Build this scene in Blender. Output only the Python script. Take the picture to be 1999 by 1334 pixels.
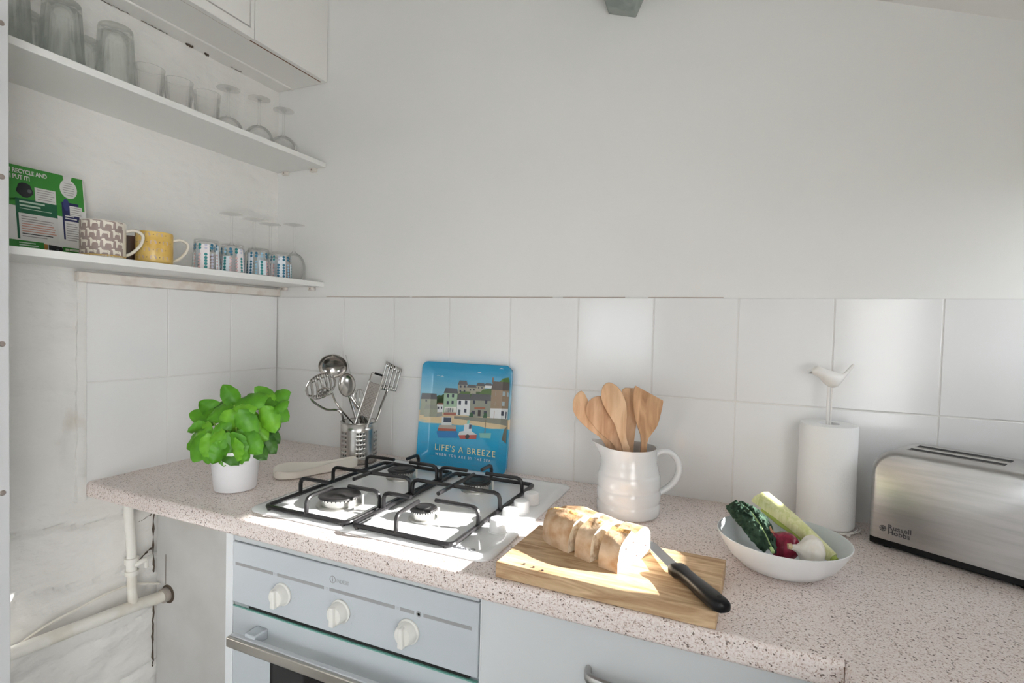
import bpy, bmesh, math, random
from mathutils import Vector, Matrix, noise, Euler
random.seed(7)
for o in list(bpy.data.objects): bpy.data.objects.remove(o)
S = bpy.context.scene
COL = S.collection
PI = math.pi

# ------------------------------------------------------------------ camera
CAM = Vector((1.50368, -1.40046, 1.32121))
RT = Vector((0.91812231, 0.3955096, 0.02497155)); UP = Vector((-0.03470727, 0.01747829, 0.99924467)); FW = Vector((-0.3947744, 0.91829552, -0.02977427))
cd = bpy.data.cameras.new('camera'); cam = bpy.data.objects.new('camera', cd); COL.objects.link(cam)
cd.sensor_fit = 'HORIZONTAL'; cd.sensor_width = 36; cd.lens = 1041.571 / 1999 * 36; cd.clip_start = .02
m = Matrix((RT, UP, -FW)).transposed().to_4x4(); m.translation = CAM
cam.matrix_world = m
S.camera = cam

# ------------------------------------------------------------------ light
W = bpy.data.worlds.new('world'); S.world = W; W.use_nodes = True
bg = W.node_tree.nodes['Background']; bg.inputs[0].default_value = (.90, .95, 1.0, 1); bg.inputs[1].default_value = 5.6
sd = bpy.data.lights.new('sun', 'SUN'); sd.energy = 26; sd.angle = math.radians(.6); sd.color = (1, .98, .95)
sun = bpy.data.objects.new('sun', sd); COL.objects.link(sun)
SDIR = Vector((-1, -.25, -.41)).normalized()
sun.rotation_euler = SDIR.to_track_quat('-Z', 'Y').to_euler(); sun.location = (4, 0, 4)
def portal(loc, rot, sx, sy):
    l = bpy.data.lights.new('portal', 'AREA'); l.shape = 'RECTANGLE'; l.size = sx; l.size_y = sy; l.cycles.is_portal = True
    o = bpy.data.objects.new('portal', l); COL.objects.link(o); o.location = loc; o.rotation_euler = rot
S.view_settings.view_transform = 'Standard'; S.view_settings.look = 'None'; S.view_settings.gamma = 1; S.view_settings.use_curve_mapping = False
S.view_settings.exposure = 0.18
S.cycles.use_denoising = True
S.cycles.max_bounces = 14; S.cycles.diffuse_bounces = 8; S.cycles.glossy_bounces = 5; S.cycles.transmission_bounces = 10; S.cycles.transparent_max_bounces = 24
S.cycles.sample_clamp_indirect = 6

# ------------------------------------------------------------------ materials
def mat(name, col, rough=.5, metal=0, spec=.5, **k):
    m = bpy.data.materials.new(name); m.use_nodes = True
    b = m.node_tree.nodes['Principled BSDF']
    b.inputs['Base Color'].default_value = (*col, 1); b.inputs['Roughness'].default_value = rough; b.inputs['Metallic'].default_value = metal
    b.inputs['Specular IOR Level'].default_value = spec
    for kk, v in k.items(): b.inputs[kk.replace('_', ' ')].default_value = v
    return m
def nodes(m): return m.node_tree.nodes, m.node_tree.links, m.node_tree.nodes['Principled BSDF']
def coords(m, scale=(1, 1, 1), kind='Object'):
    N, L, b = nodes(m); tc = N.new('ShaderNodeTexCoord'); mp = N.new('ShaderNodeMapping'); mp.inputs['Scale'].default_value = scale
    L.new(tc.outputs[kind], mp.inputs[0]); return mp.outputs[0]
def add_bump(m, scale, strength, dist=.002, detail=3, sc=(1, 1, 1)):
    N, L, b = nodes(m); v = coords(m, sc); n = N.new('ShaderNodeTexNoise'); n.inputs['Scale'].default_value = scale; n.inputs['Detail'].default_value = detail
    L.new(v, n.inputs['Vector']); bp = N.new('ShaderNodeBump'); bp.inputs['Strength'].default_value = strength; bp.inputs['Distance'].default_value = dist
    L.new(n.outputs[0], bp.inputs['Height']); L.new(bp.outputs[0], b.inputs['Normal']); return m
def add_noise_col(m, c1, c2, scale, lo=.4, hi=.6, detail=4, sc=(1, 1, 1), extra=None):
    N, L, b = nodes(m); v = coords(m, sc); n = N.new('ShaderNodeTexNoise'); n.inputs['Scale'].default_value = scale; n.inputs['Detail'].default_value = detail
    L.new(v, n.inputs['Vector']); r = N.new('ShaderNodeValToRGB'); e = r.color_ramp.elements
    e[0].position = lo; e[0].color = (*c1, 1); e[1].position = hi; e[1].color = (*c2, 1)
    for p, c in extra or []:
        x = e.new(p); x.color = (*c, 1)
    L.new(n.outputs[0], r.inputs[0]); L.new(r.outputs[0], b.inputs['Base Color']); return m

plaster = add_bump(mat('wall_paint', (.80, .798, .785), .75, spec=.2), 60, .25, .0008)
stone_paint = add_bump(mat('stone_paint', (.79, .775, .745), .38, spec=.45), 38, .8, .004, 7, (1, 1, 1.8))
add_noise_col(stone_paint, (.66, .61, .55), (.80, .79, .765), 7, .17, .33, 6)
grout_m = mat('grout', (.74, .73, .71), .8)
tile_m = add_bump(mat('glazed_tile', (.80, .80, .80), .14, spec=.5), 5, .10, .002, 1)
white_lam = mat('white_laminate', (.80, .80, .78), .42)
cup_paint = mat('cupboard_paint', (.80, .79, .765), .5)
door_paint = mat('jamb_paint', (.56, .565, .575), .45)
carcass = mat('carcass_white', (.76, .78, .80), .4)
filler_m = add_noise_col(mat('filler_board', (.6, .595, .58), .6), (.55, .54, .52), (.615, .61, .60), 6, .35, .6)
dark_wall = add_bump(add_noise_col(mat('dark_wall', (.3, .28, .26), .8), (.20, .19, .18), (.34, .32, .30), 6, .3, .7), 14, .8, .01)  # unseen right wall, made dark so it bounces less light
panel_m = add_noise_col(mat('room_wall_paint', (.42, .42, .42), .7), (.40, .40, .40), (.44, .44, .44), 3)  # unseen front wall, greyed down to reduce the ambient fill
ceil_m = mat('ceiling_paint', (.78, .775, .76), .8, spec=.2)
floor_m = add_noise_col(mat('floor_boards', (.17, .16, .15), .55), (.13, .125, .12), (.20, .19, .18), 3, .3, .7, sc=(12, 1, 1))  # floor darkened to cut the light bounced off it
dirty_trim = add_noise_col(mat('old_trim_paint', (.73, .69, .64), .6), (.64, .56, .49), (.74, .70, .65), 25, .32, .5)
beam_m = add_noise_col(mat('beam_paint', (.30, .34, .32), .6), (.25, .29, .27), (.34, .38, .36), 20)
dark_m = mat('dark_gap', (.01, .01, .01), .8)
brownline = mat('brown_joint', (.20, .10, .06), .8)
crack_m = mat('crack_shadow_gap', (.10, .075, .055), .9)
pipe_m = add_noise_col(mat('pipe_paint', (.78, .76, .70), .4), (.70, .66, .58), (.79, .78, .73), 14, .3, .5)
cable_m = mat('cable_white', (.74, .71, .64), .5)
screw_m = mat('screw_metal', (.35, .3, .27), .4, .7)
enamel = mat('white_enamel', (.82, .83, .84), .10, spec=.6)
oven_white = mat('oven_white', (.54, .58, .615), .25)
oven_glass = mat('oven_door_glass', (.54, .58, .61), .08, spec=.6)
green_edge = mat('glass_edge_green', (.16, .38, .32), .2)
black_glass = mat('black_glass', (.012, .011, .011), .05, spec=.6)
knob_white = mat('knob_white', (.80, .79, .75), .35)
steel_handle = mat('handle_steel', (.58, .55, .50), .32, 1)
grey_print = mat('grey_print', (.33, .33, .34), .5)
cast_iron = add_bump(mat('black_cast_enamel', (.012, .011, .012), .28, spec=.6), 120, .2, .0006)
cap_m = mat('burner_cap', (.012, .011, .011), .45)
alu = add_bump(mat('burner_aluminium', (.62, .61, .58), .38, 1), 80, .2, .0005)
steel = mat('polished_steel', (.50, .48, .455), .16, 1)
steel_b = mat('brushed_steel', (.60, .585, .56), .27, 1)
toast_m = mat('toaster_steel', (.62, .60, .575), .30, 1)
add_noise_col(toast_m, (.40, .39, .38), (.48, .47, .46), 7, .30, .6, 5, (1, 1, 14))
black_pl = mat('black_plastic', (.006, .006, .0065), .3, spec=.3)
ceramic = mat('cream_ceramic', (.655, .67, .68), .12, spec=.6)
rest_m = mat('spoon_rest_ceramic', (.82, .77, .69), .2)
bowl_m = mat('white_bowl_melamine', (.78, .79, .80), .32)
bowl_in = mat('bowl_inside', (.60, .64, .66), .35)  # bluish-grey interior shading put into the colour
pot_m = mat('pot_white', (.82, .82, .84), .35)
soil_m = add_noise_col(mat('soil', (.05, .035, .025), .95), (.02, .015, .01), (.09, .06, .04), 80)
paper = add_bump(mat('kitchen_paper', (.83, .83, .825), .9, spec=.1), 260, .5, .0012, 2)
wire_m = mat('white_wire', (.80, .78, .75), .3)
bird_m = add_bump(mat('bird_white', (.80, .78, .745), .35), 90, .3, .002)
stem_m = mat('basil_stem', (.25, .45, .06), .5)
def leafmat(n, c1, c2):
    m = mat(n, c1, .42, spec=.4); add_noise_col(m, c1, c2, 28, .35, .65, 3); nodes(m)[2].inputs['Subsurface Weight'].default_value = 0
    add_bump(m, 70, .25, .002); return m
leaf_ms = [leafmat('basil_leaf', (.055, .22, .008), (.115, .36, .018)), leafmat('basil_leaf_light', (.10, .33, .012), (.19, .48, .03)), leafmat('basil_leaf_dark', (.022, .10, .008), (.055, .18, .012))]
# speckled worktop laminate
wt = mat('worktop_laminate', (.6, .5, .45), .30, spec=.5)
def make_worktop(m):
    N, L, b = nodes(m); v = coords(m)
    def vor(scale, lo, hi):
        x = N.new('ShaderNodeTexVoronoi'); x.inputs['Scale'].default_value = scale; L.new(v, x.inputs['Vector'])
        s = N.new('ShaderNodeSeparateColor'); L.new(x.outputs['Color'], s.inputs[0])
        r = N.new('ShaderNodeValToRGB'); r.color_ramp.interpolation = 'CONSTANT' if False else 'LINEAR'
        r.color_ramp.elements[0].position = lo; r.color_ramp.elements[1].position = hi; L.new(s.outputs[0], r.inputs[0]); return r.outputs[0]
    def mix(f, a, c):
        x = N.new('ShaderNodeMix'); x.data_type = 'RGBA'; L.new(f, x.inputs['Factor'])
        if isinstance(a, tuple): x.inputs['A'].default_value = (*a, 1)
        else: L.new(a, x.inputs['A'])
        x.inputs['B'].default_value = (*c, 1); return x.outputs['Result']
    n = N.new('ShaderNodeTexNoise'); n.inputs['Scale'].default_value = 330; n.inputs['Detail'].default_value = 2; L.new(v, n.inputs['Vector'])
    r = N.new('ShaderNodeValToRGB'); e = r.color_ramp.elements; e[0].position = .36; e[0].color = (.72, .61, .57, 1); e[1].position = .62; e[1].color = (.85, .77, .745, 1); L.new(n.outputs[0], r.inputs[0])
    c = mix(vor(560, .84, .88), r.outputs[0], (.49, .375, .32))
    c = mix(vor(480, .80, .84), c, (.82, .76, .72))
    c = mix(vor(430, .957, .967), c, (.19, .14, .12))
    L.new(c, b.inputs['Base Color'])
make_worktop(wt)
def wood(name, c1, c2, scale, sc, rough=.55):
    m = mat(name, c1, rough, spec=.3); N, L, b = nodes(m); v = coords(m, sc)
    n = N.new('ShaderNodeTexNoise'); n.inputs['Scale'].default_value = scale; n.inputs['Detail'].default_value = 5; n.inputs['Distortion'].default_value = .9; L.new(v, n.inputs['Vector'])
    r = N.new('ShaderNodeValToRGB'); e = r.color_ramp.elements; e[0].position = .33; e[0].color = (*c1, 1); e[1].position = .66; e[1].color = (*c2, 1); L.new(n.outputs[0], r.inputs[0]); L.new(r.outputs[0], b.inputs['Base Color']); return m
board_m = wood('acacia_board', (.36, .215, .11), (.68, .50, .31), 9, (1.2, 9, 9))
spoon_ms = [wood('beech_spoon', (.55, .335, .19), (.72, .49, .31), 10, (6, 6, 1.1)), wood('cherry_spoon', (.47, .27, .15), (.66, .43, .27), 10, (6, 6, 1.1)), wood('olive_spatula', (.36, .19, .095), (.63, .39, .22), 12, (5, 5, 1.0))]
crust = mat('bread_crust', (.6, .4, .25), .8, spec=.15)
add_noise_col(crust, (.40, .22, .10), (.66, .50, .355), 30, .3, .62, 6); add_bump(crust, 60, .6, .004, 5)
scored = mat('bread_score', (.58, .30, .09), .8); add_noise_col(scored, (.40, .16, .03), (.62, .36, .13), 60, .35, .6); add_bump(scored, 90, .8, .004)
crumb = mat('bread_crumb', (.74, .62, .47), .9, spec=.1); add_noise_col(crumb, (.52, .38, .25), (.78, .68, .54), 90, .33, .5, 5); add_bump(crumb, 110, .8, .004, 5)
olive_m = mat('olive_bit', (.06, .03, .03), .5)
kale_m = mat('kale_leaf', (.03, .06, .035), .85, spec=.15); add_noise_col(kale_m, (.008, .022, .013), (.055, .10, .065), 60, .3, .7, 6); add_bump(kale_m, 85, 1.0, .008, 4)
kale_rib = mat('kale_rib', (.38, .52, .22), .5)
celery_m = wood('celery_skin', (.58, .60, .25), (.76, .75, .46), 6, (22, 22, 1.2), .4)
onion_m = wood('red_onion_skin', (.13, .008, .02), (.30, .02, .05), 6, (16, 16, 1), .25)
onion_tip = mat('onion_dry_tip', (.42, .22, .12), .8)
garlic_m = wood('garlic_skin', (.72, .66, .58), (.80, .77, .72), 5, (14, 14, 1), .5)
garlic_dry = mat('garlic_dry_root', (.62, .47, .28), .8)
grate_hole = mat('grater_hole', (.16, .11, .10), .7)
blade_m = mat('knife_blade', (.55, .56, .57), .22, 1)
def glassmat(name, tint=(1, 1, 1), ior=1.45, k=.62):
    m = bpy.data.materials.new(name); m.use_nodes = True; N, L = m.node_tree.nodes, m.node_tree.links
    N.remove(N['Principled BSDF']); out = N['Material Output']
    g = N.new('ShaderNodeBsdfGlass'); g.inputs['IOR'].default_value = ior; g.inputs['Roughness'].default_value = .01; g.inputs['Color'].default_value = (*tint, 1)
    t = N.new('ShaderNodeBsdfTransparent'); t.inputs['Color'].default_value = (*tint, 1); x = N.new('ShaderNodeMixShader'); x.inputs[0].default_value = k
    L.new(t.outputs[0], x.inputs[1]); L.new(g.outputs[0], x.inputs[2]); L.new(x.outputs[0], out.inputs[0]); return m
glass_thick = glassmat('tumbler_glass', (.985, .995, .99), 1.42, .5)
glass_thin = glassmat('thin_glass', (1, 1, 1), 1.24, .45)
pane_m = glassmat('window_pane', (1, 1, 1), 1.05, .05)
glass_tint = glassmat('printed_tumbler_glass', (1, 1, 1), 1.2, .3)
def flat(name, c, rough=.5): return mat(name, c, rough)
M_ = {}
def C(name, c, rough=.5):
    if name not in M_: M_[name] = flat(name, c, rough)
    return M_[name]

# ------------------------------------------------------------------ mesh helpers
class MB:
    def __init__(s): s.v = []; s.f = []; s.m = []; s.mats = []
    def mi(s, mt):
        if mt is None: return 0
        if mt not in s.mats: s.mats.append(mt)
        return s.mats.index(mt)
    def add(s, vs, fs, mt=None):
        b = len(s.v); k = s.mi(mt); s.v += [tuple(v) for v in vs]
        for f in fs: s.f.append([b + i for i in f]); s.m.append(k)
        return s
    def box(s, x0, x1, y0, y1, z0, z1, mt=None, M=None):
        vs = [Vector((x, y, z)) for x in (x0, x1) for y in (y0, y1) for z in (z0, z1)]
        if M: vs = [M @ v for v in vs]
        return s.add(vs, [(0, 1, 3, 2), (4, 6, 7, 5), (0, 4, 5, 1), (2, 3, 7, 6), (0, 2, 6, 4), (1, 5, 7, 3)], mt)
    def lathe(s, prof, n=32, c=(0, 0, 0), mt=None, M=None, sx=1, sy=1, cap=True):
        vs = []; fs = []
        for (r, z) in prof:
            for i in range(n):
                a = 2 * PI * i / n; v = Vector((c[0] + sx * r * math.cos(a), c[1] + sy * r * math.sin(a), c[2] + z)); vs.append(M @ v if M else v)
        k = len(prof)
        for j in range(k - 1):
            for i in range(n): fs.append((j * n + i, j * n + (i + 1) % n, (j + 1) * n + (i + 1) % n, (j + 1) * n + i))
        if cap and prof[0][0] > 1e-6: fs.append(tuple(range(n))[::-1])
        if cap and prof[-1][0] > 1e-6: fs.append(tuple((k - 1) * n + i for i in range(n)))
        return s.add(vs, fs, mt)
    def ring_surface(s, rings, closed=False, caps=True, mt=None, wrap=True):
        n = len(rings[0]); vs = [p for r in rings for p in r]; fs = []; k = len(rings)
        for j in range(k if closed else k - 1):
            a, b = j * n, ((j + 1) % k) * n
            for i in range(n if wrap else n - 1): fs.append((a + i, a + (i + 1) % n, b + (i + 1) % n, b + i))
        if caps and not closed and wrap: fs += [tuple(range(n))[::-1], tuple((k - 1) * n + i for i in range(n))]
        return s.add(vs, fs, mt)
    def tube(s, pts, r, n=8, closed=False, mt=None, flat=1, nrm=None):
        pts = [Vector(p) for p in pts]; k = len(pts); rs = r if isinstance(r, (list, tuple)) else [r] * k
        rings = []; t0 = None; u = None
        for i in range(k):
            if closed: t = (pts[(i + 1) % k] - pts[i - 1])
            else: t = pts[min(i + 1, k - 1)] - pts[max(i - 1, 0)]
            t = t.normalized() if t.length > 1e-9 else Vector((0, 0, 1))
            if u is None:
                g = Vector(nrm) if nrm else (Vector((0, 0, 1)) if abs(t.z) < .9 else Vector((1, 0, 0)))
                u = (g - t * g.dot(t)).normalized()
            else:
                q = t0.rotation_difference(t); u = q @ u; u = (u - t * u.dot(t)).normalized()
            t0 = t; w = t.cross(u)
            rings.append([pts[i] + (u * math.cos(a) * flat + w * math.sin(a)) * rs[i] for a in [2 * PI * j / n for j in range(n)]])
        return s.ring_surface(rings, closed, True, mt)
    def prism(s, poly, axis, a, b, mt=None, M=None):
        # poly 2D ccw, extruded along axis from a to b
        def P(p, h):
            v = {'x': (h, p[0], p[1]), 'y': (p[0], h, p[1]), 'z': (p[0], p[1], h)}[axis]; v = Vector(v); return M @ v if M else v
        n = len(poly); vs = [P(p, a) for p in poly] + [P(p, b) for p in poly]
        fs = [tuple(range(n))[::-1], tuple(range(n, 2 * n))] + [(i, (i + 1) % n, n + (i + 1) % n, n + i) for i in range(n)]
        return s.add(vs, fs, mt)
    def poly(s, pts, mt=None): return s.add([Vector(p) for p in pts], [tuple(range(len(pts)))], mt)
    def build(s, name, mt=None, parent=None, smooth=35, bevel=0, seg=2, sub=0, loc=None):
        me = bpy.data.meshes.new(name); me.from_pydata(s.v, [], s.f)
        for x in (s.mats or ([mt] if mt else [])): me.materials.append(x)
        if s.mats: me.polygons.foreach_set('material_index', s.m)
        bm = bmesh.new(); bm.from_mesh(me); bmesh.ops.recalc_face_normals(bm, faces=bm.faces); bm.to_mesh(me); bm.free()
        if smooth:
            me.polygons.foreach_set('use_smooth', [True] * len(me.polygons)); me.set_sharp_from_angle(angle=math.radians(smooth))
        me.update(); o = bpy.data.objects.new(name, me); COL.objects.link(o)
        if parent: o.parent = parent
        if loc: o.location = loc
        if bevel:
            d = o.modifiers.new('bevel', 'BEVEL'); d.width = bevel; d.segments = seg; d.limit_method = 'ANGLE'; d.angle_limit = math.radians(40)
        if sub:
            d = o.modifiers.new('sub', 'SUBSURF'); d.levels = sub; d.render_levels = sub
        return o
def tag(o, label, cat, group=None, kind=None):
    o['label'] = label
    if cat: o['category'] = cat
    if group: o['group'] = group
    if kind: o['kind'] = kind
    return o
def struct(o, label=None, cat='setting'):
    o['kind'] = 'structure'
    if label: o['label'] = label; o['category'] = cat
    return o
def thing(name, label, cat, loc=(0, 0, 0), rz=0, group=None):
    o = bpy.data.objects.new(name, None); COL.objects.link(o); o.location = loc; o.rotation_euler = (0, 0, rz); o.empty_display_size = .02
    return tag(o, label, cat, group)
def dup(root, loc=None, rz=None, label=None):
    r = root.copy(); COL.objects.link(r)
    if loc is not None: r.location = loc
    if rz is not None: r.rotation_euler = (0, 0, rz)
    if label: r['label'] = label
    for ch in list(root.children):
        c = ch.copy(); COL.objects.link(c); c.parent = r
        for g in list(ch.children):
            d = g.copy(); COL.objects.link(d); d.parent = c
    return r
def copypart(o, loc, parent):
    c = o.copy(); COL.objects.link(c); c.parent = parent; c.location = loc
    for g in list(o.children):
        d = g.copy(); COL.objects.link(d); d.parent = c
    return c
def text(name, body, size, loc, rot, mt, parent=None, align='LEFT', bold=0, sx=1, sp=1, sl=1):
    c = bpy.data.curves.new(name, 'FONT'); c.body = body; c.size = size; c.align_x = align; c.extrude = .0001; c.offset = bold; c.resolution_u = 3; c.space_character = sp; c.space_line = sl
    c.materials.append(mt); o = bpy.data.objects.new(name, c); COL.objects.link(o); o.location = loc; o.rotation_euler = rot; o.scale = (sx, 1, 1)
    dg = bpy.context.evaluated_depsgraph_get(); me = bpy.data.meshes.new_from_object(o.evaluated_get(dg)); me.name = name
    o2 = bpy.data.objects.new('tmp', me); bpy.data.objects.remove(o); o2.name = name; COL.objects.link(o2); o2.location = loc; o2.rotation_euler = rot; o2.scale = (sx, 1, 1)
    if parent: o2.parent = parent
    return o2
def cr(pts, n=6, closed=False):
    pts = [Vector(p) for p in pts]; k = len(pts); out = []
    for i in range(k if closed else k - 1):
        if closed: p0, p1, p2, p3 = pts[i - 1], pts[i], pts[(i + 1) % k], pts[(i + 2) % k]
        else: p0, p1, p2, p3 = pts[max(i - 1, 0)], pts[i], pts[i + 1], pts[min(i + 2, k - 1)]
        for j in range(n):
            t = j / n; out.append(.5 * ((2 * p1) + (p2 - p0) * t + (2 * p0 - 5 * p1 + 4 * p2 - p3) * t * t + (3 * p1 - p0 - 3 * p2 + p3) * t ** 3))
    if not closed: out.append(pts[-1])
    return out
def circle(r, n, c=(0, 0)): return [(c[0] + r * math.cos(2 * PI * i / n), c[1] + r * math.sin(2 * PI * i / n)) for i in range(n)]
def rrect(x0, x1, y0, y1, r, n=6):
    out = []
    for cx, cy, a0 in ((x1 - r, y1 - r, 0), (x0 + r, y1 - r, PI / 2), (x0 + r, y0 + r, PI), (x1 - r, y0 + r, 1.5 * PI)):
        for i in range(n + 1): a = a0 + PI / 2 * i / n; out.append((cx + r * math.cos(a), cy + r * math.sin(a)))
    return out

# ================================================================== ROOM
XR, YF = 2.26, -3.1
Z0 = .90                                     # worktop height
def ceil_z(x): return 2.0515 - .379 * (x - 1.7576)
WZ0, WZ1, WY0, WY1 = 1.245, 1.655, -.395, -.010   # right window opening
GY0, GY1, GZ0, GZ1 = -3.0, -1.58, .10, 1.76      # unseen glazed door added in the right wall for fill light
floor = struct(MB().box(-.3, XR + .5, YF - .3, .3, -.05, 0).build('floor', floor_m, smooth=0), 'brown boarded floor of the kitchen')
cl = MB(); cl.prism([(-.3, ceil_z(-.3)), (XR + .13, ceil_z(XR + .13)), (XR + .13, ceil_z(XR + .13) + .1), (-.3, ceil_z(-.3) + .1)], 'y', YF - .3, .3)
struct(cl.build('ceiling', ceil_m, smooth=0), 'white sloping ceiling above the painted wall')
wb = struct(MB().box(-.3, XR + .13, .003, .3, -.05, 3).build('wall_back', plaster, smooth=0), 'smooth white plastered wall with a band of white tiles')
MB().box(0, XR, .0012, .003, Z0 - .02, 1.4015).build('grout', grout_m, wb, 0)
def tiles_back():
    xs = [0] + [.295 + .2 * k for k in range(10)] + [XR]
    cache = {}
    for z0, z1 in ((Z0 - .012, 1.151), (1.151, 1.402)):
        for a, b in zip(xs[:-1], xs[1:]):
            w, h = round(b - a, 4), round(z1 - z0, 4)
            if (w, h) not in cache:
                o = MB().box(.0014, w - .0014, 0, .0035, .0014, h - .0014).build('tile', tile_m, wb, 40, bevel=.0012); cache[(w, h)] = o
            else:
                o = cache[(w, h)].copy(); COL.objects.link(o)
            o.location = (a, 0, z0)
tiles_back()
# left wall: painted rubble stone
def left_wall():
    ny, nz = 250, 330; y0, y1, z0, z1 = -1.02, .01, 0.0, 2.80
    vs = []; fs = []
    for j in range(nz + 1):
        z = z0 + (z1 - z0) * j / nz
        for i in range(ny + 1):
            y = y0 + (y1 - y0) * i / ny
            p = Vector((y * 4, z * 6.5, 3.3)); q = Vector((y * 13, z * 19, 1.7))
            n1 = noise.noise(p); n2 = noise.noise(q); n3 = noise.noise(Vector((y * 40, z * 60, 5)))
            # stone courses: wobbling horizontal crevices
            wob = z * 6.2 + .35 * noise.noise(Vector((y * 3, z * 1.5, 9))) + .12 * noise.noise(Vector((y * 11, z * 5, 2)))
            d = abs(wob - round(wob)); kz = noise.noise(Vector((y * 3.1, round(wob) * 7.3, 4)))
            crev = max(0, 1 - d / .055) * max(0, min(1, .45 + 1.4 * kz))
            low = max(0, min(1, (1.15 - z) / .3)); up = max(0, min(1, (z - 1.38) / .05))
            amp = .012 * (1 - up) + .005 * up
            x = -.006 + amp * n1 + amp * .5 * n2 + .0030 * n3 * (1 - .4 * up) - crev * (.016 * (1 - up) + .004 * up)
            x += low * .010 * noise.noise(Vector((y * 7, z * 7, 7)))
            if y > -.61 and .84 < z < 1.46: x = min(x, -.007)
            x = min(x, .004)
            vs.append((x, y, z))
    for j in range(nz):
        for i in range(ny): a = j * (ny + 1) + i; fs.append((a, a + 1, a + ny + 2, a + ny + 1))
    o = MB().add(vs, fs).build('wall_left', stone_paint, smooth=80)
    return struct(o, 'rough white-painted rubble stone wall behind the shelves')
wl = left_wall()
MB().box(-.3, -.03, YF - .3, .3, -.05, 3).build('wall_core', plaster, wl, 0)
MB().box(-.03, 0, YF, -1.0, 0, 3).build('wall_plaster', plaster, wl, 0)
MB().box(-.012, -.0012, -.60, 0, Z0 - .04, 1.4015).build('grout', grout_m, wl, 0)
ys = [-.597, -.39, -.186, -.0005]
for z0, z1 in ((Z0 - .012, 1.151), (1.151, 1.402)):
    for a, b in zip(ys[:-1], ys[1:]):
        MB().box(-.0035, 0, .0012, b - a - .0012, .0014, z1 - z0 - .0014).build('tile', tile_m, wl, 40, bevel=.0012, loc=(0, a, z0))
# trims round the left tile panel
t1 = MB(); t1.box(-.004, .013, -.622, 0, 1.402, 1.428)
struct(t1.build('trim_1', dirty_trim, bevel=.003), 'stained white batten on the stone wall under the lower shelf')
t2 = MB()
rings = []
for i in range(40):
    z = Z0 - .045 + (1.428 - Z0 + .045) * i / 39; w = .004 * noise.noise(Vector((0, 0, z * 22)))
    rings.append([Vector((-.03, -.619 + w, z)), Vector((.002 + .3 * w, -.617 + w, z)), Vector((.0045, -.606, z)), Vector((.002, -.597, z)), Vector((-.03, -.597, z))])
t2.ring_surface(rings)
struct(t2.build('trim_2', stone_paint), 'rough plaster edge beside the left tile panel')
# cracks and brown joint lines
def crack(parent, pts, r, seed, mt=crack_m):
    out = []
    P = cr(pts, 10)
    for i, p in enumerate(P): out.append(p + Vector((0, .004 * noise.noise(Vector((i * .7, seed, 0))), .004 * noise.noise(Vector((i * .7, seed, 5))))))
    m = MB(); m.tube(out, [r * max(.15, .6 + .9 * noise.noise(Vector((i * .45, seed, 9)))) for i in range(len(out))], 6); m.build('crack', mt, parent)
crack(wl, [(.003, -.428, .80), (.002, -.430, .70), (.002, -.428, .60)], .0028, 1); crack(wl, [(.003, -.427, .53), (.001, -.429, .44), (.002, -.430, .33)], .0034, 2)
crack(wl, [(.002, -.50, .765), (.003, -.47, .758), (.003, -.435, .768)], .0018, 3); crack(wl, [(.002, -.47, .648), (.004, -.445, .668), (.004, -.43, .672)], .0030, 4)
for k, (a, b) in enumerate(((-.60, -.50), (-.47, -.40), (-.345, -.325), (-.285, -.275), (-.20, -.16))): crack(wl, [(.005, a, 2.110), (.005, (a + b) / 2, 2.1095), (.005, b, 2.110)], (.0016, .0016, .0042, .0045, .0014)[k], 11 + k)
for k, (a, b) in enumerate(((.22, .55), (.56, 1.02), (1.05, 1.22), (1.28, 1.46))): MB().box(a, b, .0002, .0032, 1.4018, 1.4029).build('brown_joint', mat('joint_brown', (.40, .30, .24), .9), wb, 0)  # thin brown line along the tile top edge
# right wall with window
def right_wall():
    t = .12; m = MB()
    m.box(XR, XR + t, YF, GY0, 0, 2.3); m.box(XR, XR + t, GY1, WY0, 0, 2.3); m.box(XR, XR + t, GY0, GY1, 0, GZ0); m.box(XR, XR + t, GY0, GY1, GZ1, 2.3); m.box(XR, XR + t, WY1, .2, 0, 2.3); m.box(XR, XR + t, WY0, WY1, 0, WZ0); m.box(XR, XR + t, WY0, WY1, WZ1, 2.3)
    o = struct(m.build('wall_right', dark_wall, smooth=0), 'unseen wall holding the side window, darkened to cut bounced light'); return o
right_wall()
w = thing('window_1', 'white framed side window above the return worktop', 'window'); w['kind'] = 'structure'
fx = XR + .02
m = MB()
for a, b, c, d in ((WY0, WY1, WZ0, WZ0 + .035), (WY0, WY1, WZ1 - .03, WZ1), (WY0, WY0 + .025, WZ0, WZ1), (WY1 - .018, WY1, WZ0, WZ1)): m.box(fx, fx + .05, a, b, c, d)
m.build('window_frame', cup_paint, w, bevel=.003)
MB().box(fx + .02, fx + .024, WY0, WY1, WZ0, WZ1).build('pane', pane_m, w, 0)
w = thing('added_door', 'unseen white framed glazed door added behind the viewer for fill light', 'door'); w['kind'] = 'structure'  # added opening that lets in soft light from the right rear
m = MB()
for a, b, c, d in ((GY0, GY1, GZ0, GZ0 + .06), (GY0, GY1, GZ1 - .05, GZ1), (GY0, GY0 + .05, GZ0, GZ1), (GY1 - .05, GY1, GZ0, GZ1), (-2.4, -2.35, GZ0, GZ1)): m.box(fx, fx + .05, a, b, c, d)
m.build('door_frame', cup_paint, w, bevel=.003)
MB().box(fx + .02, fx + .024, GY0, GY1, GZ0, GZ1).build('pane', pane_m, w, 0)
cm = bpy.data.materials.new('sheer_diffuser'); cm.use_nodes = True; N, L = cm.node_tree.nodes, cm.node_tree.links; N.remove(N['Principled BSDF'])
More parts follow.
